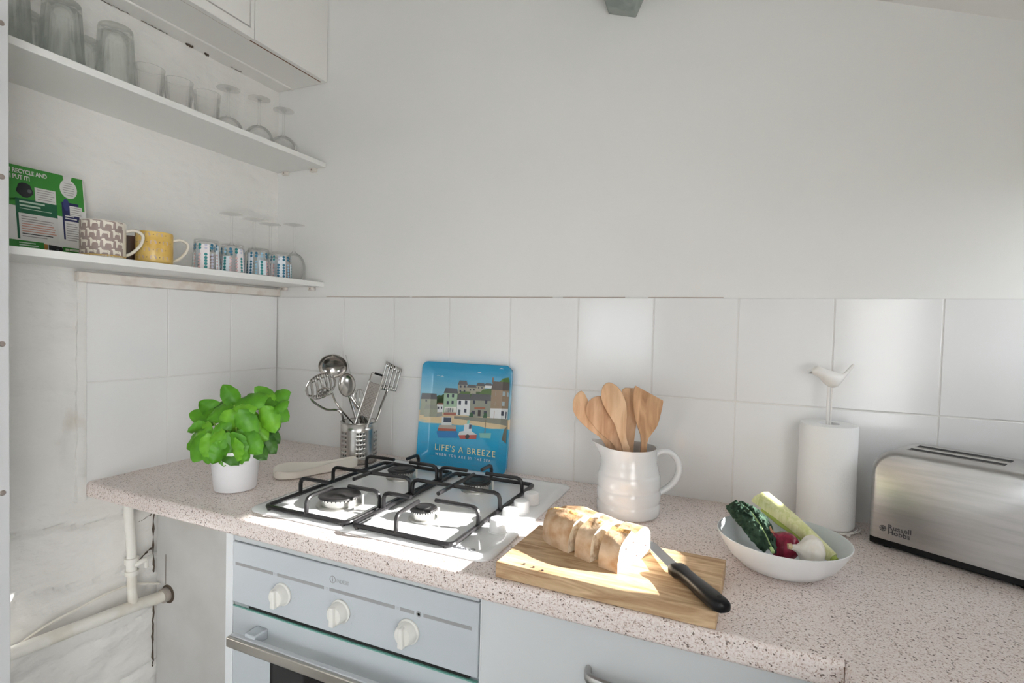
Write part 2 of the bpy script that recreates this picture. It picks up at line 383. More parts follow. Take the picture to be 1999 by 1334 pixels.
tr = N.new('ShaderNodeBsdfTranslucent'); tr.inputs[0].default_value = (.86, .86, .86, 1); df = N.new('ShaderNodeBsdfDiffuse'); df.inputs[0].default_value = (.8, .8, .8, 1); mx = N.new('ShaderNodeMixShader'); mx.inputs[0].default_value = .22
L.new(tr.outputs[0], mx.inputs[1]); L.new(df.outputs[0], mx.inputs[2]); L.new(mx.outputs[0], N['Material Output'].inputs[0])
m = MB(); m.ring_surface([[Vector((XR - .035 + .016 * math.sin(i * .55), GY0 - .05 + (GY1 - GY0 + .1) * i / 90, z)) for i in range(91)] for z in (.05, .6, 1.2, 1.80)], caps=False, wrap=False)
tag(m.build('diffuser', cm, smooth=80), 'sheer white curtain added behind the viewer as a soft fill light', 'diffuser')  # added translucent sheet, spreads the sun into a big soft source
MB().box(XR - .015, XR + .125, WY0, WY1, WZ0 - .004, WZ0 + .004).build('window_sill', mat('dark_sill', (.10, .10, .105), .5), bpy.data.objects['window_1'], bevel=.001)  # sill made dark to stop sun bouncing up the wall
# front wall (behind the viewer) with a window added for fill light
FX0, FX1, FZ0, FZ1 = .15, .85, .75, 1.6
m = MB(); t = .25
m.box(-.3, FX0, YF - t, YF, 0, 3); m.box(FX1, XR + .3, YF - t, YF, 0, 3); m.box(FX0, FX1, YF - t, YF, 0, FZ0); m.box(FX0, FX1, YF - t, YF, FZ1, 3)
struct(m.build('wall_front', panel_m, smooth=0), 'unseen wall behind the viewer, darkened to grey, with an added window')
w = thing('added_window', 'unseen white framed window added behind the viewer for fill light', 'window'); w['kind'] = 'structure'  # added opening for daylight fill from behind
m = MB()
for a, b, c, d in ((FX0, FX1, FZ0, FZ0 + .05), (FX0, FX1, FZ1 - .05, FZ1), (FX0, FX0 + .05, FZ0, FZ1), (FX1 - .05, FX1, FZ0, FZ1), (.48, .52, FZ0, FZ1)): m.box(a, b, YF - .15, YF - .09, c, d)
m.build('window_frame', cup_paint, w, bevel=.003)
MB().box(FX0, FX1, YF - .122, YF - .118, FZ0, FZ1).build('pane', pane_m, w, 0)
portal((XR + .115, (WY0 + WY1) / 2, (WZ0 + WZ1) / 2), (0, PI / 2, 0), WZ1 - WZ0, WY1 - WY0)
portal(((FX0 + FX1) / 2, YF - .24, (FZ0 + FZ1) / 2), (PI / 2, 0, 0), FX1 - FX0, FZ1 - FZ0)
gr = MB().box(-30, 30, -30, 30, -.6, -.5).build('ground', add_noise_col(mat('outdoor_ground', (.05, .06, .035), .9), (.035, .045, .025), (.065, .07, .045), 2), smooth=0)  # dark ground added outside so less light comes upward
struct(gr, 'dull green ground added outside the windows to weaken upward light')
# ceiling beam
m = MB(); a = Vector((1.1539, .004, 2.1452)); b = Vector((1.2251, .004, 2.1216)); c = Vector((1.262, .004, 2.2035)); d = Vector((1.14, .004, 2.26))
dv = Vector((.0165, -.365, 0)) / .365
ring0 = [a, b, c, d]; ring1 = [p + dv * 3.0 for p in ring0]
mid = [[p + dv * t + Vector((.002 * noise.noise(Vector((t * 9, i, 0))), 0, .002 * noise.noise(Vector((t * 7, i, 3))))) for i, p in enumerate(ring0)] for t in [k * .12 for k in range(1, 25)]]
m.ring_surface([ring0] + mid + [ring1])
tag(struct(m.build('trim_3', beam_m, smooth=30, bevel=.003)), 'grey-green painted timber roof beam meeting the white wall', 'beam')
# jamb with screws at the left picture edge
j = thing('trim_4', 'white painted upright panel edge with screw heads at the left picture edge', 'panel'); j['kind'] = 'structure'
MB().box(-.03, .30, -1.0, -.878, 0, 2.6).build('upright', door_paint, j, bevel=.002)
s0 = None
for z in (1.8264, 1.5605, 1.2659, .9991):
    if s0 is None:
        m = MB(); m.lathe([(0, .0025), (.0035, .002), (.005, 0)], 14, M=Matrix.Rotation(PI / 2, 4, 'Y')); m.box(.0022, .0028, -.0006, .0006, -.003, .003, dark_m) if False else None
        s0 = m.build('screw', screw_m, j, loc=(.3, -.8892, z))
    else: copypart(s0, (.3, -.8892, z), j)

# ================================================================== SHELVES AND CUPBOARD
ZL, ZU, DS = 1.451, 1.849, .209
def shelf(zt, label):
    t = thing('shelf', label, 'shelf', (0, 0, zt), group='wall shelves')
    MB().box(-.012, DS, -.8775, 0, -.016, 0).build('shelf_board', white_lam, t, bevel=.0012)
    for x in (.037, .162):
        b = MB().box(-.011, .011, -.014, 0, -.012, 0).build('bracket', dirty_trim, t, bevel=.002, loc=(x, 0, -.0162))
        m = MB(); m.lathe([(0, .0012), (.0025, .001), (.0032, 0)], 10, M=Matrix.Rotation(PI / 2, 4, 'X')); m.build('screw', screw_m, b, loc=(-.002, -.014, -.006))
    return t
shelf(ZL, 'lower white shelf carrying the mugs and patterned tumblers')
shelf(ZU, 'upper white shelf carrying the plain drinking glasses')
cp = thing('wall_cupboard', 'white painted wall cupboard above the upper shelf', 'cupboard', (0, 0, 2.1125))
MB().box(-.012, .190, -.8775, 0, 0, .45).build('body', cup_paint, cp, bevel=.001)
m = MB(); m.tube([(.0605, -.877, -.001), (.0605, -.001, -.001)], .0035, 8); m.build('bead', cup_paint, cp)
MB().box(.190, DS, -.2855, 0, .0012, .45).build('filler_panel', cup_paint, cp, bevel=.0008)
MB().box(.190, DS - .0005, -.8775, -.2880, 0, .026).build('bottom_rail', cup_paint, cp, bevel=.0008)
MB().box(.190, DS - .0005, -.2985, -.2880, .026, .45).build('stile', cup_paint, cp, bevel=.0008)
MB().box(.189, .193, -.877, -.01, .0002, .45).build('gap_shade', brownline, cp, 0)  # brown strip paints the shadow line along the filler's bottom edge
MB().box(.192, DS - .001, -.8775, -.3025, .030, .45).build('door', cup_paint, cp, bevel=.0008)

# ================================================================== BASE UNITS
# worktops
def worktop(poly, label, front):
    m = MB(); m.prism(poly, 'z', Z0 - .04, Z0)
    o = m.build('worktop', wt, smooth=40)
    bm = bmesh.new(); bm.from_mesh(o.data)
    es = [e for e in bm.edges if abs(e.verts[0].co.z - e.verts[1].co.z) < 1e-6 and all(front(v.co) for v in e.verts)]
    bmesh.ops.bevel(bm, geom=es, offset=.008, segments=5, affect='EDGES', profile=.5)
    for f in bm.faces: f.smooth = f.calc_area() < .03
    bm.to_mesh(o.data); bm.free(); o.data.set_sharp_from_angle(angle=math.radians(40)); return tag(o, label, 'worktop')
worktop([(-.004, -.595), (.55, -.603), (1.1, -.611), (1.64, -.611), (1.64, -.0008), (-.004, -.0008)], 'speckled beige laminate worktop under the hob and bread board', lambda c: c.y < -.59)
worktop([(1.64, -1.48), (XR, -1.48), (XR, -.0008), (1.64, -.0008), (1.64, -.6045), (1.64, -.606)], 'speckled beige laminate worktop under the toaster and bowl', lambda c: c.x < 1.641 and c.y < -.6055)
tag(MB().box(1.6393, 1.6407, -.613, -.6085, Z0 - .041, Z0 - .006).build('joint_strip', brownline, smooth=0), 'thin brown joint strip between the two worktops', 'joint strip')
# filler panel beside the pipes
fp = thing('filler_panel', 'plain off-white board filling the space beside the gas pipe', 'panel')
MB().box(0.002, .478, -.42, -.402, 0, .858).build('board', filler_m, fp, bevel=.001)
MB().box(.041, .0425, -.4206, -.4195, .57, .655).build('slot', crack_m, fp, 0)
m = MB(); m.lathe([(.026, 0), (.026, .001), (0, .001)], 20, M=Matrix.Translation((.052, -.4198, .545)) @ Matrix.Rotation(PI / 2, 4, 'X')); m.build('pipe_hole', crack_m, fp)
tag(MB().box(.479, .5005, -.58, -.02, 0, .8595).build('end_panel', carcass, bevel=.001), 'white cabinet end panel at the left of the oven', 'panel')
# ---------- oven
ov = thing('oven', 'white built-in oven with three round knobs and bar handle', 'oven', (.501, -.58, 0))
OW = .600
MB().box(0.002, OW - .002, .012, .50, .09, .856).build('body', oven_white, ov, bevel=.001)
MB().box(.001, OW - .001, .003, .013, .838, .856).build('top_vent', mat('vent_grey', (.55, .575, .59), .5), ov, bevel=.001)
MB().box(.030, OW - .01, .0015, .004, .853, .8595).build('seal', mat('seal_beige', (.45, .41, .36), .6), ov, 0)
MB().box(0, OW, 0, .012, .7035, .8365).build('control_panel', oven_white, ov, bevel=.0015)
st = MB()
for a, b in ((.008, .118), (.130, .255), (.269, .425), (.437, .468), (.488, .587)): st.box(a, b, -.0003, .001, .786, .7925)
st.build('grey_stripe', grey_print, ov, 0)
m = MB(); R90 = Matrix.Rotation(PI / 2, 4, 'X')
m.lathe([(.0055, 0), (.0055, .0004), (.0038, .0004), (.0038, 0)], 20, cap=False, M=Matrix.Translation((.478, -.0002, .789)) @ R90); m.lathe([(0, 0.0003), (.0028, .0003)], 12, M=Matrix.Translation((.478, -.0003, .789)) @ R90)
m.build('clock_mark', grey_print, ov)
mk = MB()
for a, b in ((.119, .129), (.256, .268), (.427, .435)):
    x = (a + b) / 2
    for d in (-.003, .001): mk.box(x + d, x + d + .0022, -.0003, .0005, .7868, .7915)
def knob(z=0):
    m = MB(); m.lathe([(.0235, 0), (.0235, .003), (.021, .005), (.019, .018), (.0165, .021), (0, .0215)], 32, M=R90)
    return m
kn = []
for i, x in enumerate((.146, .2985, .457)):
    if i == 0:
        k = knob().build('knob', knob_white, ov, loc=(x, -.0005, .752))
        g = MB(); g.prism([(-.006, -.019), (.006, -.019), (.0045, .0185), (-.0045, .0185)], 'y', -.029, -.017); g.build('grip', knob_white, k, bevel=.0025, seg=3)
    else: k = copypart(kn[0], (x, -.0005, .752), ov)
    kn.append(k)
    for q in range(9):
        a = math.radians(-125 + q * 31) + PI / 2
        if math.sin(a) < -.8: continue
        mk.box(x + .0315 * math.cos(a) - .0009, x + .0315 * math.cos(a) + .0009, -.0003, .0005, .752 + .0315 * math.sin(a) - .0009, .752 + .0315 * math.sin(a) + .0009)
mk.build('dial_marks', C('pale_grey_print', (.5, .52, .54)), ov, 0)['kind'] = 'stuff'
m = MB(); m.lathe([(.0075, 0), (.0075, .0004), (.0062, .0004), (.0062, 0)], 24, cap=False, M=Matrix.Translation((.277, -.0002, .8105)) @ R90); m.box(.2763, .2777, -.0005, 0, .8065, .8120); m.box(.2763, .2777, -.0005, 0, .813, .8145)
m.build('logo', grey_print, ov)
text('brand_text', 'INDESIT', .0105, (.287, -.0004, .8068), (PI / 2, 0, 0), grey_print, ov, sx=.82)
dz = .694
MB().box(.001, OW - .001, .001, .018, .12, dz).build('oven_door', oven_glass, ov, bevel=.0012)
MB().box(.001, OW - .001, .0003, .006, dz - .0005, dz + .002).build('door_glass_edge', green_edge, ov, 0)
MB().box(.045, OW - .018, .004, .013, dz + .002, .7035).build('door_gap', dark_m, ov, 0)
MB().box(.003, .045, .003, .013, dz + .002, .7035).build('hinge_gap', mat('hinge_grey', (.4, .43, .45), .4, .5), ov, 0)
MB().box(.113, OW - .113, -.0005, .002, .22, .602).build('door_window', black_glass, ov, 0)
h = MB().box(.042, OW - .042, -.050, -.042, .640, .661).build('handle', steel_handle, ov, bevel=.002)
h = MB().box(.0425, OW - .0425, -.042, -.030, .645, .662).build('handle_back', mat('handle_grey', (.60, .62, .65), .35), ov, bevel=.002)
for x in (.075, OW - .095): MB().box(x, x + .03, -.034, .002, .646, .668).build('handle_bracket', oven_white, ov, bevel=.003)
# ---------- base cabinets
def bowhandle(parent, L, loc, rz=0):
    m = MB(); pts = cr([(0, 0, 0), (.006, -.020, 0), (.03, -.027, 0), (L / 2, -.030, 0), (L - .03, -.027, 0), (L - .006, -.020, 0), (L, 0, 0)], 6)
    m.tube(pts, .006, 10, flat=1.5, nrm=(0, 0, 1)); o = m.build('handle', mat('handle_nickel', (.42, .41, .40), .3, 1), parent, loc=loc); o.rotation_euler = (0, 0, rz); return o
c1 = thing('base_cabinet', 'white base cabinet with bow handle under the bread board', 'cabinet', (1.103, -.58, 0))
MB().box(0, .537, .002, .55, .1, .8595).build('body', carcass, c1, bevel=.001)
dr = MB().box(.003, .534, -.018 + .018, .018, .104, .857).build('door', mat('door_white', (.66, .68, .695), .3), c1, bevel=.002)
bowhandle(dr, .16, (.195, 0, .775))
MB().box(0, .537, .06, .075, 0, .1).build('plinth', carcass, c1, 0)
c2 = thing('base_cabinet', 'white base cabinet under the return worktop', 'cabinet', (1.662, -.62, 0))
MB().box(.002, .55, -.84, 0, .1, .8595).build('body', carcass, c2, bevel=.001)
for k in range(2):
    d = MB().box(-.016, .002, -.42 * (k + 1), -.42 * k - .004, .104, .857).build('door', mat('door_white', (.66, .68, .695), .3), c2, bevel=.002)
    bowhandle(d, .16, (-.016, -.13 - .42 * k, .775), -PI / 2)
MB().box(.05, .065, -.84, 0, 0, .1).build('plinth', carcass, c2, 0)
# ---------- pipes
gp = thing('gas_pipe', 'white painted gas pipe with valve on the stone wall below the worktop', 'pipe')
m = MB(); m.tube(cr([(.040, -.5195, .8598), (.040, -.5185, .80), (.040, -.512, .72), (.040, -.510, .62), (.040, -.507, .555)], 4), .0115, 14); m.build('riser', pipe_m, gp)
m = MB(); m.tube(cr([(.052, -.4205, .545), (.044, -.455, .5435), (.040, -.507, .548), (.040, -.64, .5575), (.040, -.77, .566), (.040, -.8775, .574)], 5), .0155, 16); m.build('main_pipe', pipe_m, gp)
m = MB(); m.lathe([(.0125, 0), (.016, .001), (.016, .012), (.0125, .013), (.0125, .030), (.0165, .031), (.0165, .046), (.0125, .047)], 16, c=(.040, -.5105, .635)); m.build('valve_body', pipe_m, gp)
m = MB(); m.tube(cr([(.052, -.508, .662), (.060, -.497, .670), (.062, -.488, .668), (.062, -.486, .650)], 4), [.007] * 8 + [.0055] * 5, 10); m.build('valve_lever', pipe_m, gp)
m = MB(); m.tube([(.050, -.4215, .545), (.050, -.436, .5445)], .0195, 16); m.build('collar', mat('collar_worn', (.42, .38, .34), .5, .3), gp)
m = MB(); m.tube(cr([(.012, -.8775, .545), (.012, -.757, .560), (.012, -.685, .5817), (.013, -.60, .594), (.014, -.545, .600), (.015, -.50, .597), (.015, -.455, .583), (.018, -.4225, .568)], 6), .0032, 8)
tag(m.build('cable', cable_m), 'thin off-white cable clipped along the stone wall above the pipe', 'cable')

# ================================================================== HOB
HX0, HX1, HY0, HY1 = .516, 1.108, -.562, -.052
hb = thing('gas_hob', 'white four-burner gas hob set into the worktop', 'hob', (0, 0, Z0))
def hobplate():
    m = MB(); rings = []
    for ins, z, r in ((0, .0003, .03), (0, .003, .03), (.004, .006, .028), (.018, .0075, .022), (.030, .0060, .02), (.045, .0052, .02)):
        rings.append([Vector((x, y, z)) for x, y in rrect(HX0 + ins, HX1 - ins, HY0 + ins, HY1 - ins, r, 8)])
    m.ring_surface(rings); return m.build('top_plate', enamel, hb, smooth=50)
hobplate()
def burner(x, y, rc, hgt):
    z = .005
    m = MB(); m.lathe([(rc * 1.12, 0), (rc * 1.1, .003), (rc * .86, .004), (rc * .84, hgt * .75), (rc * .94, hgt * .8), (rc * .94, hgt), (0, hgt)], 36)
    b = m.build('burner', alu, hb, loc=(x, y, z))
    t = MB()
    nt = 30
    for i in range(nt):
        a = 2 * PI * i / nt; t.box(rc * .90, rc * .955, -.0011, .0011, hgt * .83, hgt * .985, None, Matrix.Rotation(a, 4, 'Z'))
    t.build('flame_ports', cap_m, b, 0)
    m = MB(); m.lathe([(rc, hgt), (rc * 1.02, hgt + .001), (rc, hgt + .004), (rc * .88, hgt + .0055), (rc * .80, hgt + .0045), (rc * .55, hgt + .0045), (rc * .5, hgt + .006), (0, hgt + .0065)], 40)
    m.build('burner_cap', cap_m, b)
    m = MB(); m.tube([(rc * .98, rc * .55, 0), (rc * .98, rc * .55, hgt + .003)], .0025, 8); m.build('igniter', knob_white, b)
    return b
burner(.677, -.447, .046, .020); burner(.893, -.436, .0285, .020); burner(.903, -.206, .036, .019); burner(.676, -.206, .036, .019)
def pan_support(x0, x1, fingers):
    z = .013; r = .0052; m = MB()
    ps = MB()
    poly = rrect(x0, x1, -.548, -.125, .012, 4)
    ps.tube([(x, y, z) for x, y in poly], r, 8, closed=True)
    for (x, y) in ((x0 + .012, -.548), (x1 - .012, -.548), (x0 + .012, -.125), (x1 - .012, -.125)):
        ps.lathe([(.005, 0), (.005, .0085), (0, .0085)], 8, c=(x, y, .0052))
    root = ps.build('pan_support', cast_iron, hb)
    for base, tip in fingers:
        bx, by = base; tx, ty = tip; d = Vector((tx - bx, ty - by, 0)); L = d.length; d.normalize(); zt = .050
        p = [Vector((bx, by, z - .002)), Vector((bx, by, zt - .014)), Vector((bx, by, zt - .004)) + d * .004, Vector((bx, by, zt)) + d * .014, Vector((tx, ty, zt))]
        f = MB(); f.tube([p[0]] + cr(p[1:4], 4) + [p[4]], .0047, 8); f.build('finger', cast_iron, root)
    return root
xl, xm, xr = .560, .792, 1.026
pan_support(xl, xm - .006, [((xl, -.447), (.645, -.447)), ((xl, -.338), (.74, -.338)), ((xl, -.206), (.652, -.206)), ((.677, -.548), (.677, -.468)), ((xm - .006, -.447), (.70, -.447)), ((xm - .006, -.33), (.712, -.33)), ((xm - .006, -.206), (.702, -.206)), ((.677, -.125), (.677, -.18)), ((.677, -.338), (.677, -.395)), ][:1] + [((xl, -.338), (.66, -.338)), ((xl, -.206), (.652, -.206)), ((.677, -.548), (.677, -.472)), ((xm - .006, -.447), (.702, -.447)), ((xm - .006, -.328), (.66, -.338)), ((xm - .006, -.206), (.702, -.206)), ((.677, -.125), (.677, -.182))])
pan_support(xm + .006, xr, [((xm + .006, -.447), (.868, -.447)), ((xm + .006, -.335), (.905, -.335)), ((.905, -.125), (.905, -.182)), ((.903, -.548), (.897, -.462)), ((xr, -.440), (.925, -.440)), ((xr, -.335), (.905, -.335)), ((xr, -.206), (.928, -.206)), ((xm + .006, -.206), (.875, -.206))])
f = MB(); f.tube([(.907, -.40, .0505), (.907, -.23, .0505)], .0047, 8); f.build('finger', cast_iron, hb)
f = MB(); f.tube([(.677, -.40, .0505), (.677, -.245, .0505)], .0047, 8); f.build('finger', cast_iron, hb)
kb = None
for y in (-.430, -.368, -.306, -.244):
    if kb is None:
        m = MB(); m.lathe([(.0195, 0), (.0195, .002), (.0180, .003), (.0172, .024), (.016, .0265), (.013, .0275), (0, .0278)], 32)
        kb = m.build('control_knob', mat('hob_knob_white', (.82, .82, .82), .3), hb, loc=(1.066, y, .0058))
    else: copypart(kb, (1.066, y, .0058), hb)
text('brand_text', 'BEKO', .016, (1.026, -.543, .0078), (0, 0, math.radians(1)), C('dark_print', (.10, .10, .11)), hb, sx=1.1, bold=.0003)

# ================================================================== OBJECTS ON THE WORKTOP
# ---------- basil
PC = Vector((.364, -.463, Z0 + .0006))
bp = thing('potted_basil', 'green basil plant in a plain white pot at the left of the hob', 'plant', PC)
m = MB(); m.lathe([(.040, 0), (.046, .002), (.0475, .004), (.0545, .070), (.0565, .072), (.0615, .100), (.0610, .1025), (.0575, .1025), (.0545, .090), (0, .090)], 48)
m.build('pot', pot_m, bp, smooth=45)
m = MB(); m.lathe([(.0535, .088), (.03, .094), (0, .095)], 24); m.build('soil', soil_m, bp)
def leaf_mesh(name, L, Wd, cup, droop, mt):
    m = MB(); nu, nv = 13, 9; vs = []; fs = []
    for i in range(nu):
        t = i / (nu - 1); w = Wd * (math.sin(PI * (t ** .82)) ** .58 if 0 < t < 1 else .02) * (1 - .12 * t) + .0005
        for k in range(nv):
            s = k / (nv - 1) * 2 - 1
            z = cup * (abs(s) ** 1.8) * w + .0022 * math.sin(t * PI * 7) * abs(s) - droop * L * t * t - .003 * (1 - abs(s)) * (1 if t > .05 else 0)
            vs.append((t * L, s * w, z))
    for i in range(nu - 1):
        for k in range(nv - 1): a = i * nv + k; fs.append((a, a + 1, a + nv + 1, a + nv))
    m.add(vs, fs); o = m.build(name, mt, None, smooth=80); me = o.data; bpy.data.objects.remove(o); return me
leaf_meshes = [leaf_mesh('leaf', .058, .0205, -.55, .30, leaf_ms[0]), leaf_mesh('leaf', .050, .0195, -.65, .42, leaf_ms[1]), leaf_mesh('leaf', .044, .0175, .25, .20, leaf_ms[0]), leaf_mesh('leaf', .046, .0165, -.45, .5, leaf_ms[2])]
# px positions (leaf base x,y -> tip x,y) seen from the front of the pot, turned into offsets across / up / towards the viewer
LV = [ # bx,by,tx,ty, depth(m, + toward viewer), mesh
 (455,795,438,770,.0,2),(458,795,505,775,.02,0),(470,790,520,772,.0,1),(450,800,404,800,.0,3),(452,798,420,812,.01,0),(462,800,457,842,.045,1),(470,803,510,838,.03,1),
 (478,800,500,832,.05,0),(505,785,549,812,.0,0),(508,790,535,776,-.02,0),(512,795,528,832,.02,1),(515,800,540,845,.0,3),(505,800,480,795,.03,1),(420,825,380,815,.0,0),(415,820,390,800,-.02,2),
 (418,830,392,850,.03,1),(408,845,376,868,.01,0),(412,850,398,885,.03,0),(420,845,440,880,.04,1),(455,840,418,862,.055,1),(460,842,460,885,.05,0),(470,840,478,884,.06,0),(475,840,506,865,.05,0),
 (472,832,512,850,.02,1),(485,860,510,880,.02,3),(478,850,470,880,.065,1),(430,835,445,815,.0,3),(440,850,430,885,.045,1),(490,838,520,858,-.02,3),(500,830,525,815,-.03,0),(448,830,430,812,-.03,3),
 (460,825,440,840,.04,0),(430,860,402,880,.0,3),(495,850,520,872,.0,3),(445,868,470,880,.05,3),(455,860,445,884,.05,2),(470,865,490,882,.045,0),(480,815,455,808,.03,1),(525,805,545,790,.01,0),(405,835,385,840,.02,2),
 (520,790,500,770,-.02,0),(395,855,388,878,.0,0),(418,865,425,884,.04,0)]
RH = Vector((RT.x, RT.y, 0)).normalized(); FH = Vector((FW.x, FW.y, 0)).normalized(); UPZ = Vector((0, 0, 1))
def plant_pt(px, py, d): return RH * ((px - 453) * .00127) + UPZ * ((884 - py) * .00127 + .098) - FH * d
sc_ = random.Random(3)
for i, (bx, by, tx, ty, d, k) in enumerate(LV):
    A = plant_pt(bx, by, d); tipd = d + .006 + .012 * sc_.random(); dxr = (tx - 453) * .00127
    if ty > 868 and abs(dxr) < .058: tipd = max(tipd, math.sqrt(.0615 ** 2 - dxr ** 2) + .012); A = plant_pt(bx, by, max(d, tipd - .02))
    dir_ = plant_pt(tx, ty, tipd) - A; Ln = dir_.length; x = dir_.normalized()
    nrm = (UPZ * .55 - FH * (.9 + .2 * sc_.random()) + RH * sc_.uniform(-.5, .5)); nrm = (nrm - x * nrm.dot(x)).normalized(); y = nrm.cross(x)
    o = bpy.data.objects.new('leaf', leaf_meshes[k]); COL.objects.link(o); o.parent = bp
    s = min(1.35, max(.85, Ln * 1.45 / [.058, .050, .044, .046][k]))
    mm = Matrix((x, y, nrm)).transposed().to_4x4() @ Matrix.Scale(s, 4); mm.translation = A; o.matrix_local = mm
for i, (px, py, d) in enumerate(((458, 795, .02), (512, 795, .0), (418, 830, .02), (470, 835, .04), (430, 835, 0), (490, 840, 0), (408, 848, .01), (455, 840, .045))):
    e = plant_pt(px, py, d); b0 = Vector((e.x * .45, e.y * .45, .09)); m = MB(); m.tube(cr([b0, b0.lerp(e, .5) + UPZ * .012, e], 5), .0021, 6); m.build('stem', stem_m, bp)
# ---------- spoon rest
sr = MB(); rings = []
for t in [i / 20 for i in range(21)]:
    x = .225 * t; hw = (.058 * math.sqrt(max(.0, 1 - ((t - .24) / .245) ** 2)) if t < .24 else .014 + .044 * max(0, 1 - (t - .24) / .45) ** 1.4 + (0 if t < .85 else -.004 * ((t - .85) / .15) ** 2)) + .0012
    dep = .011 * max(0, 1 - ((t - .27) / .3) ** 2); rim = .027 + .008 * max(0, (t - .55) / .45) ** 1.2
    ring = []
    for k in range(13):
        s = k / 12 * 2 - 1; ring.append(Vector((x, hw * s, rim - (rim - .006 - .55 * max(0, (t - .5)) * .02) * (1 - abs(s) ** 2.4) * (.8 if t < .6 else .25))))
    low = [Vector((x, hw * s * .82, max(.0003, rim - .029) if abs(s) < .9 else rim - .006)) for s in [1 - k / 5 for k in range(11)]]
    rings.append(ring + low)
sr.ring_surface(rings)
o = sr.build('spoon_rest', rest_m, None, smooth=60, sub=1); o.location = (.392, -.358, Z0 + .0006); o.rotation_euler = (0, 0, math.radians(57)); tag(o, 'cream ceramic spoon rest lying between the basil and the hob', 'spoon rest')
o.location = (.380, -.362, Z0 + .0012)
# ---------- utensil holder
CUPC = Vector((.4525, -.108, Z0 + .0004)); CR, CH = .0535, .122
uh = thing('utensil_holder', 'perforated steel utensil cup standing in the corner behind the hob', 'utensil holder', CUPC)
def cup_mesh():
    # wall with real round holes: quads with octagonal cut-outs
    m = MB(); nang = 36; rows = 6; zb, zt = .020, .098; hole_r = .0031
    def P(a, z, r=CR): return Vector((r * math.cos(a), r * math.sin(a), z))
    da = 2 * PI / nang; dzr = (zt - zb) / rows
    holes = set()
    for c in range(nang):
        if c % 6 in (0, 1, 2): 
            for q in range(rows): holes.add((c, q))
    for c in range(nang):
        a0 = c * da; a1 = a0 + da
        for (z0, z1) in ((0, zb), (zt, CH)):
            m.add([P(a0, z0), P(a1, z0), P(a1, z1), P(a0, z1)], [(0, 1, 2, 3)])
        for q in range(rows):
            z0 = zb + q * dzr; z1 = z0 + dzr
            if (c, q) not in holes: m.add([P(a0, z0), P(a1, z0), P(a1, z1), P(a0, z1)], [(0, 1, 2, 3)]); continue
            ca, cz = (a0 + a1) / 2, (z0 + z1) / 2; outer = [(a1, cz), (a1, z1), (ca, z1), (a0, z1), (a0, cz), (a0, z0), (ca, z0), (a1, z0)]
            inner = [(ca + hole_r * math.cos(k * PI / 4) / CR, cz + hole_r * math.sin(k * PI / 4)) for k in range(8)]
            vs = [P(a, z) for a, z in outer] + [P(a, z) for a, z in inner]
            m.add(vs, [(k, (k + 1) % 8, 8 + (k + 1) % 8, 8 + k) for k in range(8)])
    o = m.build('cup_wall', steel_b, uh, smooth=50)
    bm = bmesh.new(); bm.from_mesh(o.data); bmesh.ops.remove_doubles(bm, verts=bm.verts, dist=1e-5); bmesh.ops.recalc_face_normals(bm, faces=bm.faces); bm.to_mesh(o.data); bm.free(); o.data.set_sharp_from_angle(angle=math.radians(50))
    d = o.modifiers.new('wall', 'SOLIDIFY'); d.thickness = .0008; d.offset = -1
cup_mesh()
m = MB(); m.lathe([(0, .001), (CR - .001, .001), (CR, 0.0), (CR, .002), (CR - .002, .003), (0, .003)], 36); m.build('cup_base', steel_b, uh)
m = MB(); m.tube([(CR * math.cos(a), CR * math.sin(a), CH) for a in [2 * PI * i / 48 for i in range(48)]], .0012, 6, closed=True); m.build('cup_rim', steel, uh)
def A3(px, py, y): # world point in the upright plane through the cup, shifted by y
    d = FW + RT * ((px - 999.5) / 1041.571) + UP * ((667 - py) / 1041.571); return CAM + d * (((CUPC - CAM).dot(FH) + (y - CUPC.y)) / d.dot(FH))
def cupin(dx, dy, z=.02): return CUPC + Vector((dx, dy, z))
VIEW = -FH
def frame(n, upv):
    n = n.normalized(); y = (upv - n * upv.dot(n)).normalized(); x = y.cross(n); return Matrix((x, y, n)).transposed().to_4x4()
# ladle
hc = A3(650, 716, -.10); t = thing('ladle', 'steel ladle with its hollow bowl turned to the viewer, tallest in the cup', 'ladle', hc, group='steel kitchen utensils in the cup')
Mx = frame(VIEW + RH * .25 - UPZ * .55, UPZ * .8 - RH * .6)
m = MB(); prof = []
for i in range(9): a = PI / 2 * i / 8; prof.append((.042 * math.sin(a), -.026 * math.cos(a)))
for i in range(8, -1, -1): a = PI / 2 * i / 8; prof.append((.0405 * math.sin(a), -.0245 * math.cos(a)))
m.lathe(prof[:], 32, M=Mx); m.build('ladle_bowl', steel, t, smooth=60)
e = A3(672, 742, -.10) - hc; s = cupin(.022, .012) - hc
m = MB(); m.tube(cr([e - Vector((.0, .0, -.004)), e.lerp(s, .35), s], 6), .0042, 8, flat=.5, nrm=VIEW); m.build('handle', steel, t)
